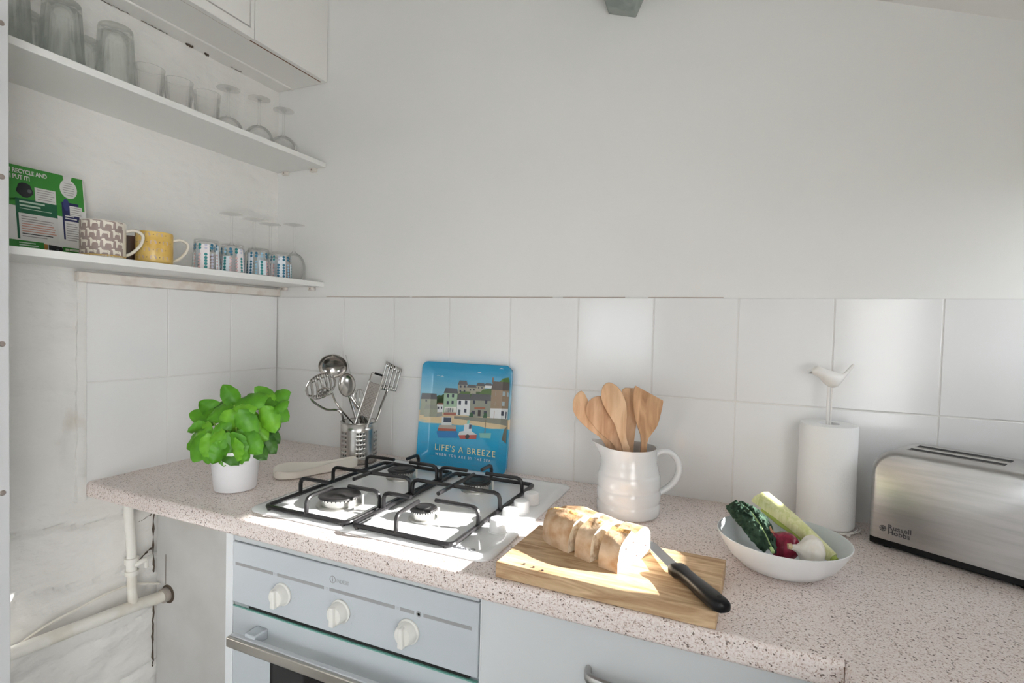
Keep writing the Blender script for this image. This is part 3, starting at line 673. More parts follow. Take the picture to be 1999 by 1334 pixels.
# slotted skimmer
def slotted(name, label, hc, Mx, rx, ry, nslot, path, dish=.25, grp='steel kitchen utensils in the cup', rect=False):
    t = thing(name, label, 'slotted spoon' if not rect else 'spatula', hc, group=grp); m = MB(); th = .0008
    # strips across the head; slots are the gaps between
    n = nslot * 2 + 1; xs = [-rx + 2 * rx * i / n for i in range(n + 1)]
    def yl(x): return ry * math.sqrt(max(0, 1 - (x / rx) ** 2)) if not rect else ry * (1 - .12 * (x / rx))
    def zz(x, y): return -dish * (rx - math.hypot(x, y * rx / ry)) if not rect else .0
    def strip(x0, x1, y0f, y1f, ny=8):
        for sgn in (1,):
            g = []
            for i in range(3):
                x = x0 + (x1 - x0) * i / 2; a, b = y0f(x), y1f(x)
                for k in range(ny + 1): y = a + (b - a) * k / ny; g.append(Mx @ Vector((x, y, zz(x, y))))
            m.add(g, [(i * (ny + 1) + k, i * (ny + 1) + k + 1, (i + 1) * (ny + 1) + k + 1, (i + 1) * (ny + 1) + k) for i in range(2) for k in range(ny)])
    for i in range(n):
        if i % 2 == 0: strip(xs[i], xs[i + 1], lambda x: -yl(x), lambda x: yl(x))
        else:
            strip(xs[i], xs[i + 1], lambda x: -yl(x), lambda x: -yl(x) * .62, 2); strip(xs[i], xs[i + 1], lambda x: yl(x) * .62, lambda x: yl(x), 2)
    o = m.build('head', steel, t, smooth=60); d = o.modifiers.new('s', 'SOLIDIFY'); d.thickness = .0012
    if not rect:
        r = MB(); r.tube([Mx @ Vector((rx * math.cos(a), ry * math.sin(a), .0005)) for a in [2 * PI * i / 36 for i in range(36)]], .0014, 6, closed=True); r.build('head_rim', steel, t)
    if rect: path = [hc + Mx @ Vector((0, -ry * .8, -.001)), hc + Mx @ Vector((0, -ry * 1.15, -.003))] + list(path[1:])
    h = MB(); h.tube(cr([Vector(p) - hc for p in path], 6), .0036, 8, flat=.55, nrm=VIEW); h.build('handle', steel, t); return t
hc = A3(626, 754, -.115)
slotted('skimmer', 'round slotted steel skimmer leaning out at the far left of the cup', hc, frame(VIEW - RH * .3 + UPZ * .35, UPZ * .9 - RH * .35), .052, .038, 6, [A3(604, 772, -.115), A3(612, 785, -.116), A3(637, 800, -.118), A3(664, 804, -.118), cupin(-.035, -.01, .095), cupin(.03, .03, .02)])
m = MB(); hc = A3(634, 768, -.125); t = thing('strainer_spoon', 'small shallow steel spoon with arched neck below the skimmer', 'spoon', hc, group='steel kitchen utensils in the cup')
m.lathe([(0, -.006), (.018, -.004), (.024, 0), (.0232, 0), (.017, -.003), (0, -.005)], 28, M=frame(VIEW * .25 + UPZ, -VIEW), sy=.7); m.build('bowl', steel, t)
m = MB(); m.tube(cr([A3(620, 764, -.125) - hc, A3(636, 757, -.125) - hc, A3(647, 766, -.124) - hc, A3(655, 785, -.12) - hc, A3(668, 803, -.115) - hc, cupin(-.02, .02, .09) - hc, cupin(.03, .02, .02) - hc], 5), .003, 8); m.build('handle', steel, t)
# serving spoon
hc = A3(677, 752, -.145); t = thing('serving_spoon', 'polished steel serving spoon in front of the ladle', 'spoon', hc, group='steel kitchen utensils in the cup')
Mx = frame(VIEW + UPZ * .25 - RH * .1, UPZ - RH * .22); prof = []
for i in range(9): a = PI / 2 * i / 8; prof.append((.0265 * math.sin(a), -.011 * math.cos(a)))
for i in range(8, -1, -1): a = PI / 2 * i / 8; prof.append((.0255 * math.sin(a), -.010 * math.cos(a)))
m = MB(); m.lathe(prof, 32, M=Mx, sy=1.35); m.build('bowl', steel, t, smooth=60)
m = MB(); m.tube(cr([A3(685, 776, -.146) - hc, A3(695, 790, -.142) - hc, A3(714, 818, -.13) - hc, cupin(.03, .015, .02) - hc], 5), .005, 8, flat=.4, nrm=VIEW); m.build('handle', steel, t)
# whisk
hc = A3(703, 800, -.13); t = thing('whisk', 'thin wire whisk between the serving spoon and the grater', 'whisk', hc, group='steel kitchen utensils in the cup')
for k in range(5):
    a = PI * k / 5; pts = []
    for i in range(15):
        s = i / 14 * 2 * PI; w = .021 * math.sin(s); hh = .028 * (1 - math.cos(s)) * 1.1
        pts.append(RH * (w * math.cos(a)) + FH * (w * math.sin(a)) + (UPZ + RH * -.05).normalized() * hh)
    m = MB(); m.tube(pts, .0006, 5); m.build('wire_loop', steel, t)
m = MB(); m.tube([Vector((0, 0, .004)), cupin(.012, .025, .02) - hc], .006, 10); m.build('handle', steel, t)
# grater
hc = A3(711, 814, -.155); t = thing('grater', 'flat hand grater with wire loop top and black grip bar', 'grater', hc, group='steel kitchen utensils in the cup')
top = A3(729, 749, -.165) - hc; ydir = top.normalized(); Mx = frame(VIEW + UPZ * .1, ydir); gh = top.length; gw = .0185
m = MB(); nx_, ny_ = 9, 22
for i in range(nx_):
    for k in range(ny_):
        x0, x1 = -gw + 2 * gw * i / nx_, -gw + 2 * gw * (i + 1) / nx_; y0, y1 = gh * k / ny_, gh * (k + 1) / ny_; h = .28
        xm_, ym_ = (x0 + x1) / 2, (y0 + y1) / 2; q = [(x0, y0), (x1, y0), (x1, y1), (x0, y1)]; inn = [(xm_ + (x - xm_) * .5, ym_ + (y - ym_) * .5) for x, y in q]
        m.add([Mx @ Vector((*p, 0)) for p in q] + [Mx @ Vector((*p, .0016)) for p in inn], [(j, (j + 1) % 4, 4 + (j + 1) % 4, 4 + j) for j in range(4)], steel_b)
        m.add([Mx @ Vector((*p, .0014)) for p in inn], [(0, 1, 2, 3)], grate_hole)
m.build('grating_sheet', None, t, smooth=0)
for sx in (-1, 1):
    m = MB(); m.box(sx * gw - .0022, sx * gw + .0022, -.03, gh + .002, -.003, .003, None, Mx); m.build('side_rail', steel, t, bevel=.001)
m = MB(); m.tube(cr([Mx @ Vector(p) for p in ((-gw, gh, 0), (-gw * 1.02, gh + .018, 0), (-gw * .85, gh + .0255, 0), (gw * .85, gh + .0255, 0), (gw * 1.02, gh + .018, 0), (gw, gh, 0))], 5), .0018, 6); m.build('top_loop', steel, t)
m = MB(); m.tube([Mx @ Vector((-gw * .55, gh + .0262, 0)), Mx @ Vector((gw * .75, gh + .0262, 0))], .0032, 8); m.build('grip_bar', black_pl, t)
# slotted spatula on the right
hc = A3(763, 738, -.085)
slotted('slotted_spatula', 'rectangular slotted steel spatula leaning right in the cup', hc, frame(VIEW + RH * .8 + UPZ * .15, UPZ + RH * .42), .029, .040, 4, [A3(752, 772, -.083), A3(744, 792, -.088), A3(738, 812, -.092), cupin(.015, -.005, .02)], rect=True)
m = MB(); m.tube([A3(675, 693, -.055), cupin(.035, .012, .02)], .0011, 6); tag(m.build('skewer', mat('skewer_grey', (.5, .5, .5), .3, .8)), 'long thin metal skewer rising behind the ladle', 'skewer', 'steel kitchen utensils in the cup')

# ---------- picture plate
PW, PH = .148, .153
pl = thing('picture_plate', 'square blue plate with a printed harbour scene leaning behind the hob', 'plate', (.7655, -.0365, Z0 + .0015))
pl.rotation_euler = (math.radians(-5.2), 0, 0)
m = MB(); rings = []
for hw, y, r in ((PW - .004, .006, .016), (PW, -.0125, .020), (PW - .001, -.0138, .020), (PW - .0035, -.0128, .018), (PW - .030, .0, .012), (PW - .034, .0008, .012)):
    rings.append([Vector((x, y, z + PH)) for x, z in rrect(-hw, hw, -hw * PH / PW, hw * PH / PW, r, 6)])
m.ring_surface(rings)
plate_m = mat('plate_print', (.1, .4, .7), .14, spec=.6)
def plate_print(m):
    N, L, b = nodes(m); tc = N.new('ShaderNodeTexCoord'); sp = N.new('ShaderNodeSeparateXYZ'); L.new(tc.outputs['Object'], sp.inputs[0])
    n = N.new('ShaderNodeTexNoise'); n.inputs['Scale'].default_value = 9; mp = N.new('ShaderNodeMapping'); mp.inputs['Scale'].default_value = (1, 1, 7); L.new(tc.outputs['Object'], mp.inputs[0]); L.new(mp.outputs[0], n.inputs['Vector'])
    ma = N.new('ShaderNodeMath'); ma.operation = 'MULTIPLY_ADD'; L.new(n.outputs[0], ma.inputs[0]); ma.inputs[1].default_value = .03; L.new(sp.outputs['Z'], ma.inputs[2])
    r = N.new('ShaderNodeMapRange'); r.inputs['From Max'].default_value = .306; L.new(ma.outputs[0], r.inputs[0]); c = N.new('ShaderNodeValToRGB'); e = c.color_ramp.elements
    for p, col in ((0, (.02, .29, .52)), (.16, (.02, .31, .55)), (.34, (.03, .37, .62)), (.455, (.06, .42, .66)), (.46, (.72, .58, .36)), (.555, (.74, .60, .40)), (.56, (.20, .43, .52)), (.75, (.26, .52, .66)), (.90, (.10, .38, .60)), (1, (.03, .30, .52))):
        x = e.new(p) if p not in (0, 1) else e[0 if p == 0 else -1]; x.color = (*col, 1)
    L.new(r.outputs[0], c.inputs[0]); L.new(c.outputs[0], b.inputs['Base Color'])
plate_print(plate_m)
m.build('plate_body', plate_m, pl, smooth=40)
# printed picture: coordinates in a 0..1280 x 0..1334 picture grid -> plate plane
pr_ = MB(); YP = -.0004
def Q(px, py): # picture grid, sheared view undone
    u = (px - 160) / (1140 - 160); top = 90 + 45 * u; bot = 1080 + 190 * u; v = (py - top) / (bot - top)
    return ((u - .5) * 2 * PW, (1 - v) * 2 * PH)
def blob(pts, col, lay=1, name=None):
    pr_.poly([(Q(*p)[0], YP - .00012 * lay, Q(*p)[1]) for p in pts], C('print_%s' % '_'.join('%02d' % int(c * 99) for c in col), col, .3))
def house(x0, x1, yt, yb, col, roof=None, rh=0, lay=2, win=(), slope=.06):
    s = lambda x: (x - x0) * slope
    blob([(x0, yb), (x1, yb + s(x1)), (x1, yt + s(x1)), (x0, yt)], col, lay)
    if roof: blob([(x0 - 6, yt + 2), (x1 + 6, yt + s(x1) + 2), (x1 - 8, yt - rh + s(x1)), (x0 + 14, yt - rh)], roof, lay + 1)
    for wx, wy, ww, wh, wc in win: blob([(wx, wy + wh), (wx + ww, wy + wh + 3), (wx + ww, wy + 3), (wx, wy)], wc, lay + 2)
stone, slate, dkw, white, brick = (.33, .32, .26), (.12, .12, .13), (.06, .07, .10), (.72, .74, .75), (.32, .24, .17)
blob([(330, 600), (330, 470), (400, 420), (560, 420), (600, 380), (920, 380), (930, 640)], (.08, .13, .06), 1)
blob([(300, 560), (330, 440), (350, 430), (410, 440), (420, 560)], (.07, .12, .05), 1)
blob([(560, 440), (600, 395), (700, 400), (700, 450)], (.10, .17, .06), 3); blob([(790, 430), (830, 380), (925, 370), (925, 440)], (.10, .17, .06), 3); blob([(1000, 300), (1040, 265), (1110, 255), (1130, 310)], (.10, .20, .06), 2)
W4 = lambda xs, ys, w, h, c: [(x, y, w, h, c) for x in xs for y in ys]
house(560, 660, 325, 420, stone, slate, 40, 2, W4((580, 625), (335, 380), 18, 22, dkw)); house(660, 760, 355, 420, (.36, .35, .28), slate, 28, 2, W4((690, 730), (370,), 14, 18, dkw)); house(760, 850, 340, 400, (.38, .36, .29), slate, 30, 2, W4((780, 815), (352,), 12, 16, dkw)); house(848, 925, 335, 365, white, slate, 22, 2)
house(164, 330, 460, 620, (.34, .36, .28), slate, 55, 4, W4((215, 270), (470,), 14, 18, dkw)); house(210, 345, 560, 640, (.36, .38, .30), (.30, .32, .27), 40, 6, [(265, 560, 24, 36, dkw)])
house(335, 410, 520, 600, white, (.25, .12, .09), 14, 5, W4((350, 385), (545,), 14, 22, dkw))
house(410, 560, 408, 610, (.36, .50, .36), slate, 50, 6, W4((445, 500), (420, 490), 24, 34, dkw) + [(425, 550, 130, 55, (.75, .75, .70))] + W4((435, 460, 485, 510), (562,), 16, 40, dkw)); blob([(420, 630), (420, 605), (560, 610), (560, 640)], (.40, .16, .12), 9)
house(562, 705, 480, 635, white, slate, 62, 7, W4((580, 648), (490,), 26, 40, dkw) + [(580, 580, 26, 55, (.12, .15, .16)), (645, 575, 26, 36, dkw)])
house(705, 925, 485, 655, (.28, .29, .24), slate, 65, 7, W4((735, 865), (490,), 24, 36, dkw) + [(755, 560, 115, 20, (.35, .13, .08)), (795, 590, 30, 62, (.05, .04, .04)), (730, 595, 34, 36, dkw), (858, 600, 32, 34, dkw)]); blob([(700, 660), (720, 610), (745, 620), (750, 665)], (.05, .12, .06), 11); blob([(850, 670), (868, 612), (890, 625), (895, 675)], (.05, .12, .06), 11)
house(925, 1138, 380, 590, brick, (.13, .11, .10), 85, 8, W4((970, 1045), (400, 505), 34, 46, (.42, .52, .56)) + [(1105, 410, 18, 44, (.42, .52, .56))]); house(925, 1138, 575, 690, white, None, 0, 9, [(965, 600, 30, 80, (.45, .28, .20)), (1040, 605, 34, 46, dkw), (1098, 610, 14, 70, dkw)], slope=.03)
blob([(925, 310), (925, 255), (940, 255), (942, 312)], (.2, .15, .12), 3)
blob([(540, 645), (1135, 690), (1135, 760), (860, 715), (540, 670)], (.25, .25, .21), 12)
blob([(340, 650), (345, 610), (400, 600), (410, 640)], (.30, .32, .30), 8)
# boats
blob([(350, 790), (585, 800), (590, 865), (380, 855)], (.04, .22, .52), 13); blob([(365, 780), (570, 795), (570, 740), (380, 725)], (.45, .40, .34), 13); blob([(365, 785), (570, 797), (570, 775), (370, 758)], (.42, .12, .08), 14); blob([(405, 730), (405, 650), (510, 650), (520, 735)], (.62, .66, .66), 14); blob([(425, 700), (425, 655), (510, 660), (510, 705)], (.06, .08, .12), 15)
blob([(600, 835), (800, 840), (795, 888), (620, 875)], (.42, .10, .08), 14); blob([(600, 838), (610, 805), (720, 790), (800, 842)], (.62, .66, .66), 15); blob([(655, 810), (660, 730), (735, 725), (745, 810)], (.66, .70, .72), 16); blob([(710, 780), (712, 735), (738, 738), (738, 780)], (.07, .09, .14), 17); blob([(700 + 24 * math.cos(a), 858 + 24 * math.sin(a)) for a in [2 * PI * i / 12 for i in range(12)]], (.05, .05, .06), 17); blob([(685, 735), (690, 690), (715, 690), (715, 735)], (.25, .55, .50), 15)
blob([(825, 825), (950, 830), (945, 885), (835, 875)], (.20, .48, .45), 14); blob([(880, 830), (882, 690), (888, 690), (888, 830)], (.2, .15, .1), 15); blob([(1070, 900), (1090, 800), (1130, 760), (1130, 940)], (.20, .20, .16), 14)
for x, y in ((330, 230), (375, 240), (790, 200), (1030, 160)): blob([(x - 22, y + 6), (x, y - 3), (x + 22, y + 8), (x, y + 4)], (.75, .77, .78), 2)
for i in range(26):
    x = 200 + (i * 137) % 860; y = 880 + (i * 61) % 300 + (x - 160) * .1; blob([(x, y), (x + 60, y + 8), (x + 60, y + 10), (x, y + 3)], (.03, .24, .42), 1)
po_ = pr_.build('harbour_print', None, pl, smooth=0)
def drape(o):
    bm = bmesh.new(); bm.from_mesh(o.data); hx, hz = PW, PH
    for co, no in (((hx - .030, 0, 0), (1, 0, 0)), ((-hx + .030, 0, 0), (1, 0, 0)), ((0, 0, .031), (0, 0, 1)), ((0, 0, 2 * PH - .031), (0, 0, 1))):
        bmesh.ops.bisect_plane(bm, geom=bm.verts[:] + bm.edges[:] + bm.faces[:], plane_co=co, plane_no=no)
    for v in bm.verts:
        d = min(hx - abs(v.co.x), PH - abs(v.co.z - PH)); t = max(0, min(1, (.030 - d) / .0265))
        v.co.y += -.0128 * t - (.0006 if t > 0 else 0)
        v.co.x = max(-hx + .004, min(hx - .004, v.co.x)); v.co.z = max(.005, min(2 * PH - .005, v.co.z))
    bmesh.ops.triangulate(bm, faces=[f for f in bm.faces if len(f.verts) > 4]); bm.to_mesh(o.data); bm.free()
drape(po_); po_['kind'] = 'stuff'
cre = C('print_cream_lettering', (.72, .70, .45), .3); wh = C('print_white_lettering', (.62, .74, .78), .3)
def ptext(n, body, x0, y0, size, mt, sp, sx=1):
    q = Q(x0, y0); o = text(n, body, size, (q[0], YP - .0022, q[1]), (PI / 2, 0, 0), mt, pl, sx=sx, sp=sp, bold=.0002)
ptext('title_lettering', "LIFE'S A BREEZE", 345, 968, .0250, cre, 1.22, .95); ptext('subtitle_lettering', 'WHEN YOU ARE BY THE SEA', 358, 1022, .0105, wh, 1.5, .94)

# ---------- jug with wooden utensils
JC = Vector((1.278, -.180, Z0 + .0004))
jg = thing('ceramic_jug', 'white ribbed ceramic jug with loop handle holding wooden utensils', 'jug', JC)
def jug():
    prof = [(.062, 0), (.068, .002), (.0705, .006), (.0712, .020), (.0700, .028), (.0690, .030), (.0700, .032), (.0712, .040), (.0712, .052), (.0698, .058), (.0688, .060), (.0698, .062), (.0705, .070), (.0700, .088), (.0685, .093), (.0672, .095), (.0672, .098), (.0640, .110), (.0612, .120), (.0605, .135), (.0615, .150), (.0622, .153)]
    inn = [(.0590, .1525), (.0570, .135), (.058, .12), (.064, .09), (.064, .02), (.05, .008), (0, .006)]
    n = 64; rings = []; sp = math.atan2(.35, -.92) + .25
    sp = math.radians(185)
    for r, z in prof + inn:
        ring = []
        for i in range(n):
            a = 2 * PI * i / n; da = (a - sp + PI) % (2 * PI) - PI; k = max(0, (z - .105) / .048); pull = .026 * k ** 1.7 * math.exp(-(da / .38) ** 2); lift = .008 * k ** 2 * math.exp(-(da / .42) ** 2)
            ring.append(Vector(((r + pull) * math.cos(a), (r + pull) * math.sin(a), z + lift)))
        rings.append(ring)
    m = MB(); m.ring_surface(rings, caps=True); return m.build('jug_body', ceramic, jg, smooth=70)
jug()
hd = (RH + FH * -.05).normalized()
hp = [(.056, .134), (.072, .143), (.092, .141), (.108, .124), (.112, .100), (.104, .078), (.088, .060), (.068, .048)]
m = MB(); m.tube(cr([hd * a + UPZ * b for a, b in hp], 5), .0068, 12, flat=1.45, nrm=hd.cross(UPZ)); m.build('handle', ceramic, jg, smooth=60)
def wooden(name, label, cat, outline, depth, tilt, mt, th=.006, bowl=0, twist=0):
    """outline: (across, up) points in metres measured from the jug axis; solid slab with rounded edges"""
    o0 = JC + VIEW * depth
    m = MB(); n = len(outline); xs = RH * math.cos(twist) + FH * math.sin(twist); nn = xs.cross(UPZ).normalized()
    cx = sum(p[0] for p in outline) / n; cy = sum(p[1] for p in outline) / n
    def pt(p, o): return xs * p[0] + UPZ * p[1] + nn * (o + tilt * (p[1] - .10))
    rings = []
    for ins, o in ((.14, -th / 2), (.0, -th / 4), (.0, th / 4), (.14, th / 2)):
        rings.append([pt((p[0] + (cx - p[0]) * ins * .35, p[1] + (cy - p[1]) * ins * .12), o) for p in outline])
    m.ring_surface(rings); o = m.build(name, mt, None, smooth=50); o.location = o0
    return tag(o, label, cat, 'wooden utensils in the jug')
def fromtpx(pts): # picture offsets from jug axis, metres
    return [((x - 1226) * .00117, (1008 - y) * .00117) for x, y in pts]
def smooth_poly(p, n=4): return [(v.x, v.y) for v in cr([Vector((a, b, 0)) for a, b in p], n, True)]
wooden('wooden_spatula', 'pale wooden spoon with pointed tip, leaning furthest left in the jug', 'spoon', smooth_poly(fromtpx([(1130, 773), (1117, 785), (1114, 808), (1124, 828), (1148, 850), (1176, 872), (1205, 930), (1222, 990), (1230, 985), (1215, 925), (1192, 866), (1172, 838), (1152, 810), (1140, 786)]), 3), -.012, .0, spoon_ms[0])
wooden('wooden_spatula', 'brown rounded wooden spatula second from the left in the jug', 'spatula', smooth_poly(fromtpx([(1160, 781), (1144, 790), (1138, 810), (1146, 830), (1170, 856), (1196, 878), (1215, 930), (1228, 990), (1236, 988), (1226, 930), (1212, 868), (1204, 830), (1190, 800), (1176, 785)]), 3), .004, .0, spoon_ms[1])
wooden('wooden_spoon', 'tall wooden spoon with long oval head in the middle of the jug', 'spoon', smooth_poly(fromtpx([(1178, 752), (1166, 762), (1165, 785), (1176, 808), (1190, 830), (1198, 852), (1208, 880), (1222, 940), (1230, 990), (1238, 988), (1232, 930), (1224, 885), (1215, 860), (1213, 835), (1214, 805), (1208, 780), (1195, 760)]), 3), .022, .0, spoon_ms[0])
wooden('wooden_spatula', 'pale wooden spatula half hidden behind the corner-tipped one', 'spatula', smooth_poly(fromtpx([(1212, 769), (1210, 800), (1213, 840), (1220, 880), (1226, 980), (1234, 980), (1238, 870), (1244, 820), (1248, 772), (1230, 766)]), 3), -.02, .0, spoon_ms[0])
wooden('wooden_spatula', 'dark-tipped wooden spatula with slanted corner edge at the right of the jug', 'spatula', smooth_poly(fromtpx([(1230, 759), (1227, 775), (1228, 800), (1232, 822), (1240, 845), (1245, 866), (1242, 930), (1236, 985), (1246, 985), (1254, 930), (1257, 868), (1264, 852), (1275, 835), (1281, 812), (1285, 788), (1280, 783), (1255, 770), (1235, 760)]), 2), .012, .0, spoon_ms[2])

# ---------- chopping board, bread, knife
bd = MB(); bd.prism([(1.1395, -.600), (1.4850, -.607), (1.4925, -.415), (1.147, -.410)], 'z', Z0 + .0006, Z0 + .0266)
tag(bd.build('chopping_board', board_m, bevel=.0018, seg=3), 'thick wooden chopping board at the worktop edge under the bread', 'chopping board')
ZB = Z0 + .0270
BA = math.radians(-21); ax = Vector((math.cos(BA), math.sin(BA), 0)); ay = Vector((-ax.y, ax.x, 0)); BO = Vector((1.349, -.499, ZB))   # centre of the sunlit cut face
def section(hw, hh, n=28):
    pts = []
    for i in range(n + 1):
        a = PI * i / n; c, s = math.cos(a), math.sin(a)
        y = hw * math.copysign(abs(c) ** .62, c); z = hh * (abs(s) ** .60)
        # score valley on the crown
        z -= .0075 * math.exp(-((y - .004) / .010) ** 2); z += .004 * math.exp(-((y + .014) / .007) ** 2)
        pts.append((y, max(z, 0)))
    return pts
def loafpiece(name, label, s0, s1, yaw, shift, round_end=False, seed=0):
    t = thing(name, label, 'bread', BO + ax * 0 + Vector((0, 0, 0)), 0, 'cut pieces of the loaf')
    m = MB(); N_ = 14 if round_end else 6; rings = []
    for i in range(N_ + 1):
        s = s0 + (s1 - s0) * i / N_; k = 1
        if round_end:
            q = min(1, (s - s0) / .060); k = math.sqrt(max(0, 1 - (1 - q) ** 2)) * .9 + .1
        ring = []
        for y, z in section(.0565 * k, .0545 * (.55 + .45 * k)):
            nz = 1 + .05 * noise.noise(Vector((s * 30 + seed, y * 40, z * 40)))
            ring.append(Vector((s, y * nz, z * nz)))
        rings.append(ring)
    cr_, sr_ = math.cos(yaw), math.sin(yaw); pc = Vector((s1, .05, 0))
    def T(p):
        d = p - pc; p = pc + Vector((d.x * cr_ - d.y * sr_, d.x * sr_ + d.y * cr_, d.z)) + Vector(shift)
        return ax * p.x + ay * p.y + UPZ * p.z
    R = [[T(p) for p in r] for r in rings]; n = len(R[0])
    vs = [p for r in R for p in r]; fs = []; mats_ = []
    side = MB(); 
    k = len(R)
    for j in range(k - 1):
        for i in range(n - 1):
            y = rings[j][i].y; mt = scored if (-.016 < y < .012 and rings[j][i].z > .026 and noise.noise(Vector((rings[j][i].x * 38 + seed * 3, y * 20, 0))) > -.05) else crust
            side.add([R[j][i], R[j][i + 1], R[j + 1][i + 1], R[j + 1][i]], [(0, 1, 2, 3)], mt)
        side.add([R[j][n - 1], R[j][0], R[j + 1][0], R[j + 1][n - 1]], [(0, 1, 2, 3)], crust)
    if round_end: side.add(R[0], [tuple(range(n))], crust)
    o = side.build('crust', None, t, smooth=60)
    bm = bmesh.new(); bm.from_mesh(o.data); bmesh.ops.remove_doubles(bm, verts=bm.verts, dist=1e-5); bmesh.ops.recalc_face_normals(bm, faces=bm.faces); bm.to_mesh(o.data); bm.free(); o.data.set_sharp_from_angle(angle=math.radians(60))
    faces = [(R[-1], rings[-1], 1)] + ([] if round_end else [(R[0], rings[0], -1)])
    for f_, r_, sg in faces:
        c = MB(); cen = sum(f_, Vector()) / n + ax * (.0006 * sg)
        inner = [cen + (p - cen) * .55 + ax * .0010 * sg * (1 + random.uniform(-.6, .6)) for p in f_]
        vs = f_ + inner + [cen]; c.add(vs, [(i, (i + 1) % n, n + (i + 1) % n, n + i) for i in range(n)] + [(n + i, n + (i + 1) % n, 2 * n) for i in range(n)]); c.build('crumb', crumb, t, smooth=70)
    return t, T
ta, T_ = loafpiece('bread_loaf', 'large uncut end of the crusty loaf on the board', -.186, -.092, -.05, (0, .003, 0), True, 1)
tb, T_ = loafpiece('bread_slice', 'middle slice of bread, half separated from the loaf', -.079, -.046, -.03, (0, 0, 0), False, 5)
tc_, T_ = loafpiece('bread_slice', 'front slice of bread with its cut face in full sunlight', -.036, 0, .05, (0, 0, 0), False, 9)
for i, (y, z) in enumerate(((-.032, .034), (.004, .012), (.036, .020), (-.008, .038))):
    m = MB(); m.lathe([(0, -.0012), (.0035, 0), (0, .0012)], 8, M=Matrix.Translation(ax * .0012 + T_(Vector((0, y, z)))) @ Matrix.Rotation(BA, 4, 'Z') @ Matrix.Rotation(PI / 2, 4, 'Y'), sx=.6, sy=1); m.build('olive_bit', olive_m, tc_)
for i, (x, y) in enumerate(((1.205, -.5925), (1.222, -.597), (1.187, -.588))):
    m = MB(); m.lathe([(0, 0), (.0016, .0004), (.0014, .0016), (0, .002)], 6, c=(x, y, ZB), sx=1.4); tag(m.build('bread_crumb', olive_m), ('middle one of the dark crumbs near the front edge of the board', 'dark crumb closest to the front edge of the board', 'leftmost dark crumb near the front edge of the board')[i], 'crumb', 'crumbs on the board')
kf = thing('kitchen_knife', 'kitchen knife with black handle lying across the right of the board', 'knife', (0, 0, ZB))
def KM(a, b):  # local frame along from a to b
    d = (Vector(b) - Vector(a)); L = d.length; d.normalize(); y = UPZ.cross(d).normalized(); z = d.cross(y); M = Matrix((d, y, z)).transposed().to_4x4(); M.translation = Vector(a); return M, L
Mk, Lk = KM((1.418, -.512, .010), (1.352, -.400, .006))
m = MB(); bl = [(0, -.011), (Lk * .8, -.010), (Lk, .004), (Lk * .95, .011), (0, .011)]; m.prism(bl, 'z', -.0007, .0007, None, Mk); m.build('blade', blade_m, kf, bevel=.0003)
Mh, Lh = KM((1.420, -.516, .0105), (1.4935, -.612, .013))
m = MB(); rings = []
for s, w, h, off in ((-.004, .0125, .0075, 0), (.0, .0145, .0095, 0), (.012, .0150, .0098, .001), (.022, .0115, .0088, .002), (.045, .0115, .0088, .001), (.075, .0130, .0095, -.001), (.100, .0135, .0098, -.002), (.116, .0125, .0095, -.002), (Lh + .004, .010, .008, -.001), (Lh + .007, .006, .005, 0)):
    rings.append([Mh @ Vector((s, off + w * math.copysign(abs(math.cos(a)) ** .6, math.cos(a)), h * math.copysign(abs(math.sin(a)) ** .6, math.sin(a)))) for a in [2 * PI * i / 16 for i in range(16)]])
m.ring_surface(rings); m.build('handle', black_pl, kf, smooth=60)
m = MB(); m.lathe([(.0032, -.0102), (.0032, .0106), (0, .0106)], 12, M=Mh @ Matrix.Translation((Lh - .008, -.001, -.0005))); m.build('hanging_hole', dark_m, kf)

# ---------- bowl with vegetables
BC = Vector((1.583, -.338, Z0 + .0004))
bw = thing('serving_bowl', 'wide white serving bowl holding vegetables in front of the paper roll', 'bowl', BC)
m = MB(); po = [(.050, 0), (.058, .001), (.070, .006), (.088, .022), (.100, .040), (.1085, .057), (.1090, .0585), (.1075, .0590)]
m.lathe([(0, 0)] + po, 56, cap=False); m.build('bowl_outside', bowl_m, bw, smooth=60)
m = MB(); m.lathe([(.1075, .0590), (.1060, .0575), (.0975, .0405), (.0855, .0235), (.068, .009), (.055, .0055), (0, .005)], 56, cap=False); m.build('bowl_inside', bowl_in, bw, smooth=60)
